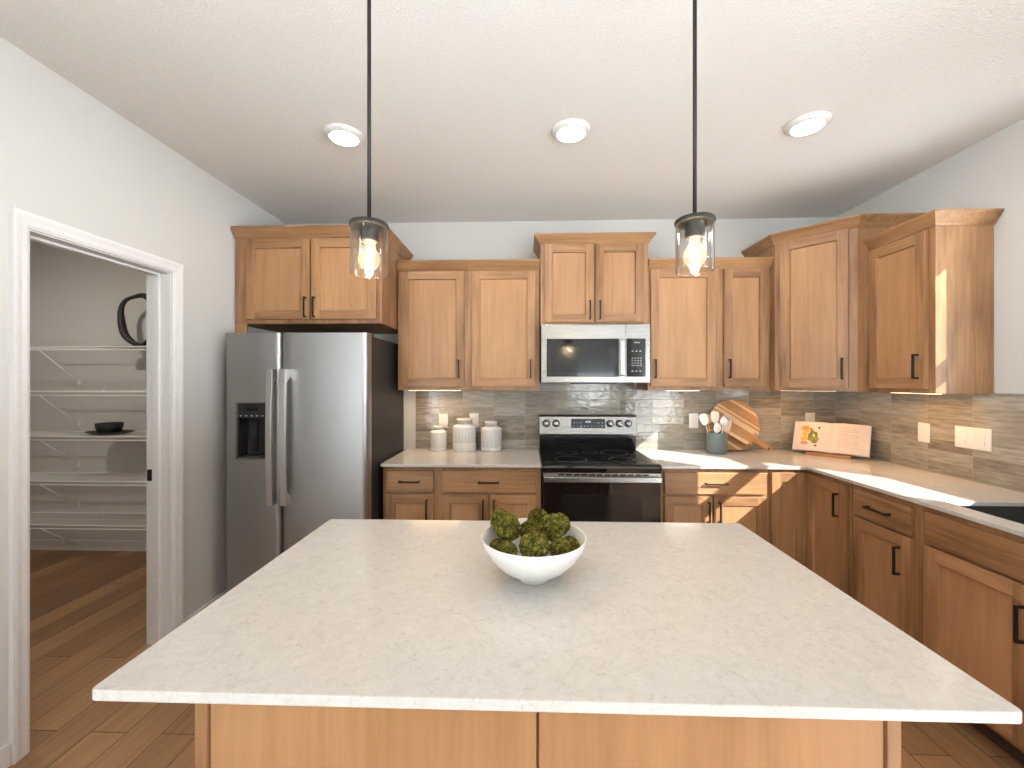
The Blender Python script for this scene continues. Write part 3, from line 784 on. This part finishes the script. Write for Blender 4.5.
# microwave --------------------------------------------------------------
MX0, MX1, MZ0, MZ1, MYF = .1125, .8735, 1.443, 1.8545, -.41
t = thing('microwave', 'stainless over-the-range microwave with black window and keypad', 'microwave', (MX0, MYF, 0)); W = MX1 - MX0
MB().box(.004, W - .004, .03, .398, MZ0 + .004, MZ1).build('body', 'appliance_grey', t, bevel=.002)
wx0, wx1, wz0, wz1 = .040, .543, 1.489, 1.752
m = MB(); m.slab([0, wx0, wx1, .5885], [MZ0 + .002, wz0, wz1, MZ1 - .001], lambda i, j: not (i == 1 and j == 1), -.004, .03, XZ)
dr = m.build('door', 'steel_bright', t, bevel=.003)
MB().box(wx0, wx1, .000, .028, wz0, wz1).build('window', 'black_glass', dr)
MB().box(wx0 + .032, wx1 - .07, -.0006, .002, wz0 + .028, wz1 - .055).build('window_mesh', 'mesh_black', dr)
MB().prism([(.004, 0), (-.030, .012), (-.030, .250), (.004, .262), (.004, .250), (-.020, .243), (-.020, .019), (.004, .012)], .549, .578, lambda p, q, a: (a, p, wz0 + q)).build('handle', 'steel_h', dr, bevel=.002)
m = MB(); m.slab([.5905, .597, .728, W], [MZ0 + .002, wz0, wz1, MZ1 - .001], lambda i, j: not (i == 1 and j == 1), -.004, .03, XZ)
cp = m.build('control_side', 'steel_bright', t, bevel=.003)
kb = MB().box(.597, .728, -.002, .03, wz0, wz1).build('keypad', 'black_glass', cp)
R_ = [(.632 + x * .027, .644 + x * .027, z, z + .0045) for x in range(3) for z in (1.664, 1.524)]
R_ += [(.632 + c * .020, .641 + c * .020, 1.564 + r * .017, 1.568 + r * .017) for r in range(4) for c in range(4)]
R_ += [(.652 + i * .0042, .6545 + i * .0042, 1.722, 1.728 + (.004 if i in (0, 1, 4, 8) else 0)) for i in range(9)]
MB().printed(.600, .725, wz0 + .004, wz1 - .004, -.0024, R_).build('touch_panel', ['black_glass', 'display_text'], kb)
m = MB().box(.22, .54, .03, .30, MZ0 - .006, MZ0 + .006); m.build('grease_filter', 'plastic_black', t, bevel=.002)

# ================================================================== lights in the kitchen
def pendant(name, label, x, y):
    t = thing(name, label, 'pendant lamp', (x, y, 0), 0, 'glass pendant lamps over the island')
    MB().lathe([(.062, H - .001), (.062, H - .014), (.052, H - .022), (.012, H - .026)], 40).build('ceiling_canopy', 'pendant_black', t)
    MB().tube([(0, 0, H - .02), (0, 0, 1.918)], .0056, 14).build('rod', 'pendant_black', t)
    MB().lathe([(.010, 1.925), (.012, 1.916), (.053, 1.912), (.0545, 1.909), (.0545, 1.903), (.050, 1.901), (.02, 1.901)], 48).build('cap', 'pendant_black', t)
    MB().lathe([(.0265, 1.902), (.0270, 1.866), (.0255, 1.858), (.018, 1.858)], 36).build('socket', 'pendant_black', t)
    MB().lathe([(.0512, 1.9015), (.0512, 1.766), (.0505, 1.7635), (.0487, 1.7635), (.0480, 1.766), (.0480, 1.9015), (.0512, 1.9015)], 64, cap0=False, cap1=False).build('glass_shade', 'shade_glass', t)
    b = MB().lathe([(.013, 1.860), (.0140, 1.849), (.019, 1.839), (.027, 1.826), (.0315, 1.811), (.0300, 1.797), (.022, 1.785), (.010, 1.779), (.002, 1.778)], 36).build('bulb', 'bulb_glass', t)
    pts = []
    for i in range(61):
        a = PI * i / 60 * 6; r_ = .0035 + .005 * abs(math.cos(a)); pts.append((r_ * math.cos(a * .333), r_ * math.sin(a * .333), 1.826 + .016 * math.cos(a)))
    MB().tube(pts, .0008, 6).build('filament', 'filament', b)
    lp = bpy.data.lights.new('bulb_light', 'POINT'); lp.energy = 9; lp.color = (1.0, .78, .52); lp.shadow_soft_size = .012
    lo = bpy.data.objects.new('bulb_light', lp); COL.objects.link(lo); lo.parent = b; lo.location = (0, 0, 1.812)
    return t
pendant('pendant_lamp', 'black and clear glass pendant lamp nearer the refrigerator', -.4516, -2.15)
pendant('pendant_lamp', 'black and clear glass pendant lamp nearer the sink side', .479, -2.15)

def ceiling_light(x, y, label, lens='lamp_lens', watts=5, tint=(1.0, .93, .84)):
    t = thing('ceiling_light', label, 'ceiling light', (x, y, 0), 0, 'round disc lights on the ceiling')
    MB().lathe([(.098, H), (.098, H - .005), (.078, H - .021), (.072, H - .022), (.072, H - .016)], 56, cap0=False, cap1=False).build('trim_ring', 'trim_white', t)
    if watts:
        lp = bpy.data.lights.new('disc_light', 'AREA'); lp.shape = 'DISK'; lp.size = .13; lp.energy = watts; lp.color = tint
        lo = bpy.data.objects.new('disc_light', lp); COL.objects.link(lo); lo.parent = t; lo.location = (0, 0, H - .0245)
    MB().lathe([(.0722, H - .017), (.0715, H - .0205), (.04, H - .0225), (.004, H - .023)], 56).build('lens', lens, t)
ceiling_light(-.945, -1.20, 'round white ceiling light in front of the refrigerator')
ceiling_light(.235, -1.20, 'round white ceiling light in front of the stove')
ceiling_light(1.41, -1.22, 'round white ceiling light in front of the corner cabinets')
for (x, y, l_) in ((-.95, -4.6, 'added unseen fill light in the living area by the long wall'), (1.4, -4.6, 'added unseen fill light in the living area by the patio door')):  # out of view, added to fill the room with light
    ceiling_light(x, y, l_)
ceiling_light(-3.3, -1.25, 'added unseen fill light on the pantry ceiling', 'pantry_fill_lens', 23, (1.0, .92, .80))  # out of view, added to brighten the pantry

def under_light(loc, rotz, w, label, lens='under_lens', watts=2.4, tint=(1.0, .66, .36)):
    t = thing('under_cabinet_light', label, 'under-cabinet light', loc, rotz, 'slim light bars under the wall cabinets')
    MB().box(-w / 2, w / 2, -.012, .012, -.0035, 0).build('housing', 'trim_white', t)
    MB().box(-w / 2 + .005, w / 2 - .005, -.010, .010, -.0050, -.0035).build('lens', lens, t)
    lp = bpy.data.lights.new('bar_light', 'AREA'); lp.shape = 'RECTANGLE'; lp.size = w - .01; lp.size_y = .02; lp.energy = watts; lp.color = tint
    lo = bpy.data.objects.new('bar_light', lp); COL.objects.link(lo); lo.parent = t; lo.location = (0, 0, -.0065)
under_light((-.68, -.235, UPB), 0, .40, 'glowing light bar under the cabinet beside the refrigerator')
under_light((2.02, -.30, UPB), ang, .34, 'glowing light bar under the angled corner cabinet', watts=2.3, tint=(1.0, .54, .22))
under_light((2.24, -.88, UPB), -PI / 2, .30, 'glowing light bar under the side wall cabinet', watts=2.5, tint=(1.0, .55, .23))
under_light((1.16, -.235, UPB), 0, .25, 'glowing light bar under the cabinet above the utensil crock', 'under_lens_cool', 1.5, (1.0, .9, .78))

# ================================================================== outlets
def outlet(loc, rotz, label, gangs=1):
    t = thing('wall_outlet' if gangs == 1 else 'light_switch', label, 'outlet' if gangs == 1 else 'light switch', loc, rotz, 'white outlets on the backsplash' if gangs == 1 else None)
    w = .037 if gangs == 1 else .0915
    MB().box(-w, w, -.006, 0, -.059, .059).build('cover_plate', 'plastic_white', t, bevel=.003)
    if gangs == 1:
        ins = MB().box(-.017, .017, -.0085, -.004, -.033, .033).build('socket_face', 'plastic_white', t, bevel=.0015)
        for z in (-.017, .015):
            for x in (-.0065, .005): MB().box(x, x + .0016, -.0088, -.008, z, z + .008).build('slot', 'plastic_grey', ins)
    else:
        for i in range(gangs):
            MB().prism([(-.004, -.033), (-.0105, -.033), (-.0065, .033), (-.004, .033)], -.0165 + (i - 1) * .046, .0165 + (i - 1) * .046, lambda p, q, a: (a, p, q)).build('rocker', 'plastic_white', t, bevel=.001)
outlet((-.659, -.009, 1.137), 0, 'white outlet behind the smallest canister')
outlet((-.411, -.009, 1.139), 0, 'white outlet behind the largest canister')
outlet((1.333, -.009, 1.143), 0, 'white outlet beside the utensil crock')
outlet((2.233, -.009, 1.150), 0, 'white outlet half hidden behind the open cookbook')
outlet((XR - .009, -.733, 1.142), -PI / 2, 'white outlet on the side wall tiles beside the triple switch')
outlet((XR - .009, -1.008, 1.146), -PI / 2, 'white triple rocker switch plate on the side wall tiles', 3)

# ================================================================== things on the counters
def canister(x, y, R, h, neck, band, label):
    t = thing('canister', label, 'canister', (x, y, CT), 0, 'striped ceramic canisters beside the stove')
    zb = band * h; sh = h * .74; nk = h * .80
    prof = [(R * .93, 0), (R, .008), (R, zb), (R * 1.004, zb + .002), (R * 1.004, sh), (R * .985, sh + .004), (R * .94, sh + h * .035), (R * .72, nk), (neck, nk + .004), (neck, nk + .006)]
    def mf(j, i): return (1 if i % 4 == 0 else (2 if i % 4 == 2 else 0)) if j == 3 else 0
    MB().lathe(prof, 96, matf=lambda j, i: (1 if i % 2 else 2) if j == 3 else 0).build('jar', ['ceramic_white', 'stripe_grey', 'stripe_white'], t)
    lp = [(neck * 1.0, nk + .0065), (neck * 1.01, h - .014), (neck * 1.09, h - .012), (neck * 1.09, h - .003), (neck * 1.02, h), (.004, h)]
    MB().lathe(lp, 96, matf=lambda j, i: (1 if i % 2 else 2) if j == 0 else 0).build('lid', ['ceramic_white', 'stripe_grey', 'stripe_white'], t)
canister(-.681, -.088, .067, .192, .040, .09, 'smallest white and grey striped lidded canister')
canister(-.474, -.105, .090, .252, .057, .26, 'largest white and grey striped lidded canister with broad white foot')
canister(-.264, -.100, .080, .232, .049, .13, 'middle-sized striped lidded canister nearest the stove')

# utensil crock
cxk, cyk = 1.445, -.160
t = thing('utensil_crock', 'blue-grey ceramic crock standing in front of the round board', 'crock', (cxk, cyk, CT))
MB().lathe([(.066, 0), (.071, .004), (.073, .02), (.073, .150), (.071, .156), (.067, .156), (.066, .150), (.066, .014), (.03, .012), (.003, .012)], 56).build('pot', 'crock_glaze', t)
UG = 'kitchen utensils standing in the crock'
def utensil(name, label, base, tip, hr, hmat, head, bmat):
    b, q = Vector(base), Vector(tip); d = (q - b).normalized()
    t = thing(name, label, 'utensil', (cxk + b.x, cyk + b.y, CT + b.z), 0, UG)
    MB().tube([(0, 0, 0), tuple((q - b) * .5), tuple(q - b)], [hr, hr * .9, hr * .8], 10).build('shaft', hmat, t)
    ex = (Vector((1, 0, 0)) - d * d.x).normalized(); ey = d.cross(ex)
    R = Matrix((ex, ey, d)).transposed().to_4x4(); R.translation = q - b
    R = R @ Matrix.Scale(1.08, 4)
    m = MB()
    if head == 'spatula':
        prof = [(-.012, -.004), (-.024, .012), (-.028, .04), (-.026, .066), (-.012, .078), (.014, .076), (.028, .066), (.028, .04), (.024, .012), (.012, -.004)]
        m.prism(prof, -.005, .005, lambda p, s2, a: (p, a, s2))
    elif head == 'spoon':
        n = 12; v = [(0, 0, -.004)]; rows = []
        v, f = [], []
        for j in range(9):
            u = j / 8; z = -.004 + .074 * u; w = .026 * math.sin(PI * (u * .93 + .05)) ** .75
            for i in range(n):
                a = 2 * PI * i / n; v.append((w * math.cos(a), .010 * math.sin(a) * math.sin(PI * (u * .9 + .05)) - .010 * math.sin(PI * u), z))
        for j in range(8):
            for i in range(n): f.append((j * n + i, j * n + (i + 1) % n, (j + 1) * n + (i + 1) % n, (j + 1) * n + i))
        f.append(tuple(range(n))); f.append(tuple(8 * n + i for i in range(n)))
        m.add(v, f, 0, True)
    elif head == 'turner':
        prof = [(-.010, 0), (-.034, .016), (-.037, .105), (.037, .105), (.034, .016), (.010, 0)]
        prof = [(-.010, 0), (-.030, .016), (-.033, .100), (.033, .100), (.030, .016), (.010, 0)]
        k0 = len(m.v)
        X = [-.032, -.021, -.016, -.006, -.001, .009, .014, .024, .032]
        m.slab(X, [0, .018, .086, .1], lambda i, j: not (j == 1 and i in (1, 3, 5)) , -.0025, .0025, XZ)
    m.xform(R @ Matrix.Rotation(.0, 4, 'Z'))
    m.build('head', bmat, t, bevel=0.0 if head == 'spoon' else .0015)
utensil('silicone_spatula', 'white silicone spatula on the outlet side of the crock, tilted outwards', (-.018, .004, .02), (-.079, .010, .215), .0045, 'utensil_wood', 'spatula', 'spatula_white')
utensil('silicone_spoon', 'white spoon leaning low over the front rim of the crock', (-.012, -.034, .02), (-.024, -.055, .160), .0042, 'spatula_white', 'spoon', 'spatula_white')
utensil('wooden_spoon', 'pale wooden spoon standing behind the white utensils', (-.020, .036, .02), (-.034, .058, .215), .0045, 'utensil_wood', 'spoon', 'utensil_wood')
utensil('silicone_spatula', 'white silicone spatula upright in the middle of the crock', (.000, .006, .02), (-.008, .008, .232), .0045, 'spatula_white', 'spatula', 'spatula_white')
utensil('silicone_spoon', 'tall white spoon beside the upright spatula', (.016, -.024, .02), (.026, -.038, .205), .0042, 'spatula_white', 'spoon', 'spatula_white')
utensil('pastry_brush', 'pink-handled brush leaning towards the boards', (.034, -.008, .02), (.060, -.016, .165), .0055, 'utensil_pink', 'spatula', 'utensil_pink')
utensil('slotted_turner', 'grey slotted turner tilted over towards the round board', (.020, .026, .03), (.064, .020, .178), .0045, 'ribbed_grey', 'turner', 'ribbed_grey')

# round serving board with pale diagonal strips, leaning on the tiles
def strip_board(mb, outline, cuts, th, half_w):
    """outline polygon in (p,q); strips run along p; cuts = q borders with alternating materials. One connected slab."""
    return
lean = math.radians(9)
Rb = .196
t = thing('cutting_board', 'round striped wooden cutting board leaning on the backsplash', 'cutting board', (1.622, -.074, CT + .006), 0, 'wooden cutting boards behind the crock')
roll = math.radians(-33)
bm = bmesh.new(); bmesh.ops.create_circle(bm, cap_ends=True, radius=Rb, segments=72)
for q in (-.150, -.128, -.06, -.045, .035, .055, .068, .083, .150, .168):
    bmesh.ops.bisect_plane(bm, geom=bm.verts[:] + bm.edges[:] + bm.faces[:], plane_co=(0, q, 0), plane_no=(0, 1, 0))
for f_ in bm.faces:
    cy = sum(v_.co.y for v_ in f_.verts) / len(f_.verts)
    f_.material_index = 1 if any(a < cy < b for a, b in ((-.150, -.128), (-.06, -.045), (.035, .055), (.068, .083), (.150, .168))) else 0
r_ = bmesh.ops.extrude_face_region(bm, geom=bm.faces[:]); nv = [g for g in r_['geom'] if isinstance(g, bmesh.types.BMVert)]
bmesh.ops.translate(bm, verts=nv, vec=(0, 0, .018))
bmesh.ops.recalc_face_normals(bm, faces=bm.faces)
me = bpy.data.meshes.new('board'); bm.to_mesh(me); bm.free()
me.materials.append(MATS['board_dark']); me.materials.append(MATS['board_light'])
o = bpy.data.objects.new('board', me); COL.objects.link(o); o.parent = t
# local: board disc in xy -> stand it up (x stays, y -> z), roll, lean back
o.matrix_local = Matrix.Rotation(-lean, 4, 'X') @ Matrix.Translation((0, 0, Rb)) @ Matrix.Rotation(PI / 2, 4, 'X') @ Matrix.Rotation(roll, 4, 'Z')
# smaller paddle board in front of it, handle down on the counter
t = thing('paddle_board', 'small rectangular wooden paddle board with its handle resting on the counter', 'cutting board', (1.850, -.140, CT), 0, 'wooden cutting boards behind the crock')
bm = bmesh.new()
poly = [(0.0, -.016), (.008, -.019), (.135, -.018), (.150, -.030), (.165, -.062), (.34, -.062), (.34, .062), (.165, .062), (.150, .030), (.135, .018), (.008, .019), (0, .016)]
bm.faces.new([bm.verts.new((-p, q, 0)) for p, q in poly])
for q in (-.046, -.036, .036, .048):
    bmesh.ops.bisect_plane(bm, geom=bm.verts[:] + bm.edges[:] + bm.faces[:], plane_co=(0, q, 0), plane_no=(0, 1, 0))
for f_ in bm.faces:
    cy = sum(v_.co.y for v_ in f_.verts) / len(f_.verts)
    f_.material_index = 1 if abs(cy) > .036 and abs(cy) < .05 or abs(cy) > .05 else 0
r_ = bmesh.ops.extrude_face_region(bm, geom=bm.faces[:]); nv = [g for g in r_['geom'] if isinstance(g, bmesh.types.BMVert)]
bmesh.ops.translate(bm, verts=nv, vec=(0, 0, .014)); bmesh.ops.recalc_face_normals(bm, faces=bm.faces)
me = bpy.data.meshes.new('board'); bm.to_mesh(me); bm.free()
me.materials.append(MATS['board_dark']); me.materials.append(MATS['board_light'])
o = bpy.data.objects.new('board', me); COL.objects.link(o); o.parent = t
PM = Matrix.Translation((0, 0, .024)) @ Matrix.Rotation(math.radians(-13), 4, 'X') @ Matrix.Rotation(PI / 2, 4, 'X') @ Matrix.Rotation(math.radians(-32), 4, 'Z')
o.matrix_local = PM
m = MB().lathe([(.007, -.0005), (.007, .0155)], 20, center=(-.018, 0, 0)); hl = m.build('hanging_hole', 'pull_black', t); hl.matrix_local = PM

# open cookbook on a wooden stand
bkx, bky, bkr = 2.197, -.268, math.radians(-46)
tiltm = Matrix.Rotation(math.radians(-24), 4, 'X')
t = thing('book_stand', 'low wooden stand under the open cookbook', 'book stand', (bkx, bky, CT), bkr)
MB().prism([(-.045, 0), (-.045, .020), (-.036, .020), (-.034, .012), (.060, .012), (.060, 0)], -.130, .130, lambda p, q, a: (a, p, q)).build('ledge', 'board_dark', t, bevel=.002)
m = MB().box(-.12, .12, .0, .010, .0, .17); m.xform(Matrix.Translation((0, .006, .012)) @ tiltm); m.build('back_rest', 'board_dark', t, bevel=.002)
m = MB().box(-.04, .04, .0, .008, .0, .125); m.xform(Matrix.Translation((0, .058, .0122)) @ Matrix.Rotation(math.radians(9), 4, 'X')); m.build('prop', 'board_dark', t, bevel=.002)
t = thing('cookbook', 'open cookbook with a fruit picture standing in the corner', 'book', (bkx, bky, CT + .0205), bkr)
BW, BH = .222, .224
def page_y(u):           # u 0 at the spine .. 1 at the fore edge: paper swells next to the spine
    return -.010 - .020 * math.sin(PI * min(1, u * 1.02)) ** .7 * (1 - .55 * u)
def page_block(sgn):
    n = 16; v, f = [], []
    for i in range(n + 1):
        u = i / n; x = sgn * u * BW
        for (yy, zz) in ((page_y(u), 0), (page_y(u), BH), (-.004, BH), (-.004, 0)): v.append((x, yy, zz))
    for i in range(n):
        for k in range(4): f.append((i * 4 + k, i * 4 + (k + 1) % 4, i * 4 + 4 + (k + 1) % 4, i * 4 + 4 + k))
    f.append((0, 1, 2, 3)); f.append(tuple(n * 4 + k for k in range(4)))
    return MB().add(v, f, [0 if k % 4 == 0 else 1 for k in range(n * 4)] + [1, 1], False)
BM = Matrix.Translation((0, -.012, .002)) @ tiltm
m = MB().box(-BW - .004, BW + .004, -.004, .0, -.002, BH + .003); m.xform(BM); m.build('cover', 'ribbed_grey', t)
pages = []
for sgn in (-1, 1):
    m = page_block(sgn); m.xform(BM); pages.append(m.build('page_block', ['paper', 'paper_edge'], t))
def blot(parent, name, mat, cx, cz, rx, rz, sgn=-1, n=22, wob=.18):
    """flat printed patch following the page"""
    v = []; c = None
    for i in range(n):
        a = 2 * PI * i / n; k = 1 + wob * math.sin(3 * a + cx * 90) * math.cos(2 * a + cz * 50)
        x, z = cx + rx * k * math.cos(a), cz + rz * k * math.sin(a); v.append((sgn * x, page_y(x / BW) - .0006, z))
    m = MB().add(v, [tuple(range(n))]); m.xform(BM); return m.build(name, mat, parent)
for (cx, cz, rx, rz, mt) in ((.150, .168, .026, .022, 'print_orange'), (.146, .128, .020, .024, 'print_yellow'), (.150, .092, .022, .020, 'print_yellow'), (.152, .056, .026, .014, 'print_pink'), (.140, .150, .016, .012, 'print_yellow'),
        (.098, .118, .030, .036, 'print_green'), (.112, .090, .022, .020, 'print_olive'), (.082, .092, .020, .022, 'print_olive'), (.090, .070, .018, .014, 'print_green'), (.105, .150, .014, .012, 'print_olive'),
        (.066, .180, .008, .008, 'print_plum'), (.080, .040, .009, .007, 'print_plum'), (.112, .168, .007, .006, 'print_plum')):
    blot(pages[0], 'printed_picture', mt, cx, cz, rx, rz)
m = MB()
for i in range(13):
    z = .186 - i * .0118; x1 = .165 - (.05 if i % 4 == 3 else 0)
    pts = [.045 + (x1 - .045) * k / 6 for k in range(7)]
    v = [(x, page_y(x / BW) - .0005, z) for x in pts] + [(x, page_y(x / BW) - .0005, z + .0022) for x in pts]
    m.add(v, [(k, k + 1, k + 8, k + 7) for k in range(6)])
m.xform(BM); m.build('text_lines', 'print_text', pages[1])

# bowl of moss balls on the island
bwx, bwy = .023, -2.195
t = thing('fruit_bowl', 'white ceramic footed bowl on the island', 'bowl', (bwx, bwy, CT))
MB().lathe([(.040, 0), (.042, .004), (.041, .010), (.062, .018), (.092, .037), (.118, .064), (.135, .092), (.1435, .117), (.1425, .1185), (.1395, .117), (.131, .093), (.114, .067), (.090, .043), (.060, .026), (.030, .021), (.003, .020)], 80).build('bowl_body', 'ceramic_white', t)
def moss_mesh(seed):
    bm = bmesh.new(); bmesh.ops.create_icosphere(bm, subdivisions=5, radius=1.0)
    off = Vector((seed * 7.1, seed * 3.3, seed * 1.7)); rnd = random.Random(seed)
    for v_ in bm.verts:
        n_ = v_.co.normalized()
        d_ = .055 * noise.noise(n_ * 2.3 + off) + .06 * noise.noise(n_ * 7 + off) + .035 * noise.noise(n_ * 19 + off) + rnd.uniform(-.10, .10)
        v_.co = n_ * (.905 + d_)
    me = bpy.data.meshes.new('moss_ball'); bm.to_mesh(me); bm.free(); me.materials.append(MATS['moss'])
    return me
MM = [moss_mesh(s) for s in (1, 2, 3)]
BALLS = [
    (0.0234,-2.2724,1.0321,0.0395, "moss ball at the front centre of the bowl, nearest the camera"),
    (-0.0468,-2.2000,1.0530,0.0370, "large moss ball on top at the refrigerator side of the bowl"),
    (-0.0700,-2.1314,1.0512,0.0330, "moss ball behind the large one at the refrigerator side"),
    (-0.0467,-2.2680,1.0145,0.0285, "low moss ball inside the front rim at the refrigerator side"),
    (0.0149,-2.1507,1.0258,0.0330, "moss ball in the middle of the bowl, behind the front one"),
    (0.0399,-2.0895,1.0409,0.0335, "moss ball at the very back of the bowl, facing the stove"),
    (0.0741,-2.1940,1.0539,0.0375, "large moss ball on top at the sink side of the bowl"),
    (0.0990,-2.1312,1.0403,0.0326, "moss ball behind the large one at the sink side"),
    (0.0905,-2.2643,1.0221,0.0288, "low moss ball inside the front rim at the sink side"),
    (0.1199,-2.2145,1.0100,0.0280, "small moss ball against the inner wall at the sink side"),
    (-0.0775,-2.1997,1.0013,0.0220, "small shaded moss ball low against the inner wall at the refrigerator side"),
    (0.0230,-2.1950,0.9720,0.0340, "moss ball at the bottom of the bowl under the others"),
]
for i, (x, y, z, r, lab) in enumerate(BALLS):
    o = bpy.data.objects.new('moss_ball', MM[i % 3]); COL.objects.link(o)
    o.location = (x, y, z); o.scale = (r, r, r); o.rotation_euler = (i * 1.3, i * .7, i * 2.1)
    tag(o, lab, 'moss ball', 'moss balls in the white bowl')

# ================================================================== pantry
SHX0, SHX1 = PX + .02, LT - .02
SD = .305
ysf = PB - SD
SHZ = [1.728, 1.371, 1.019, .667, .321]
names = ['topmost white wire pantry shelf, under the black ring', 'second white wire pantry shelf from the top, empty', 'middle white wire pantry shelf with the black dishes', 'second white wire pantry shelf from the floor', 'lowest white wire pantry shelf']
for z, lab in zip(SHZ, names):
    t = thing('wire_shelf', lab, 'shelf', (0, PB, z), 0, 'white wire shelves in the pantry')
    m = MB(); n = 130
    # deck of close wires tied by three cross rods: one sheet of wirework
    for i in range(n):
        x = SHX0 + (SHX1 - SHX0) * (i + .5) / n; m.box(x - .0016, x + .0016, -SD, -.004, -.0016, .0016)
    for y in (-SD * .5,): m.box(SHX0, SHX1, y - .003, y + .003, -.006, -.0012)
    dk = m.build('wire_deck', 'wire_white', t); dk['kind'] = 'stuff'
    MB().tube([(SHX0, -SD, 0), (SHX1, -SD, 0)], .0042, 10).build('front_rod', 'wire_white', t)
    MB().tube([(SHX0, -SD - .002, -.027), (SHX1, -SD - .002, -.027)], .0042, 10).build('lip_rod', 'wire_white', t)
    MB().tube([(SHX0, -.006, 0), (SHX1, -.006, 0)], .0035, 10).build('back_rod', 'wire_white', t)
    for xb_ in (-3.84, -2.60):
        b = MB().tube([(xb_, -SD + .006, -.028), (xb_, -.010, -.275)], .0045, 8).build('brace', 'wire_white', t)
        MB().box(xb_ - .008, xb_ + .008, -.013, -.001, -.300, -.255).build('brace_foot', 'wire_white', b, bevel=.002)
    for xc in (-3.62, -3.25, -2.5): MB().box(xc - .006, xc + .006, -.014, -.001, -.014, .012).build('wall_clip', 'wire_white', t, bevel=.002)
# black ring ornament on the top shelf
zt = SHZ[0] + .0045
t = thing('ring_ornament', 'black open ring ornament on a flat base, on the top pantry shelf', 'ornament', (-3.16, -.045, zt))
MB().prism(rrect(-.17, .17, -.05, .05, .006), 0, .012, XY).build('base', 'dark_ceramic', t, bevel=.002)
pts, rr = [], []
for i in range(49):
    a = 2 * PI * i / 48 - PI / 2; w = 1 + .05 * math.sin(3 * a) + .03 * math.cos(5 * a)
    pts.append((.150 * w * math.cos(a), 0, .231 + .200 * w * math.sin(a))); rr.append(.021 + .007 * math.sin(2 * a + .6))
MB().tube(pts, rr, 12).build('ring', 'dark_ceramic', t)
zt = SHZ[2] + .0045
t = thing('platter', 'black oval platter on the middle pantry shelf', 'platter', (-3.39, -.055, zt))
m = MB().lathe([(.09, 0), (.12, .004), (.175, .018), (.182, .021), (.180, .024), (.120, .011), (.003, .009)], 56); m.xform(Matrix.Diagonal((1, .62, 1, 1))); m.build('dish', 'dark_ceramic', t)
t = thing('dark_bowl', 'black bowl standing on the black platter', 'bowl', (-3.395, -.055, zt + .0115))
MB().lathe([(.062, 0), (.072, .006), (.082, .040), (.088, .078), (.086, .080), (.080, .042), (.068, .012), (.003, .010)], 48).build('bowl_body', 'dark_ceramic', t)
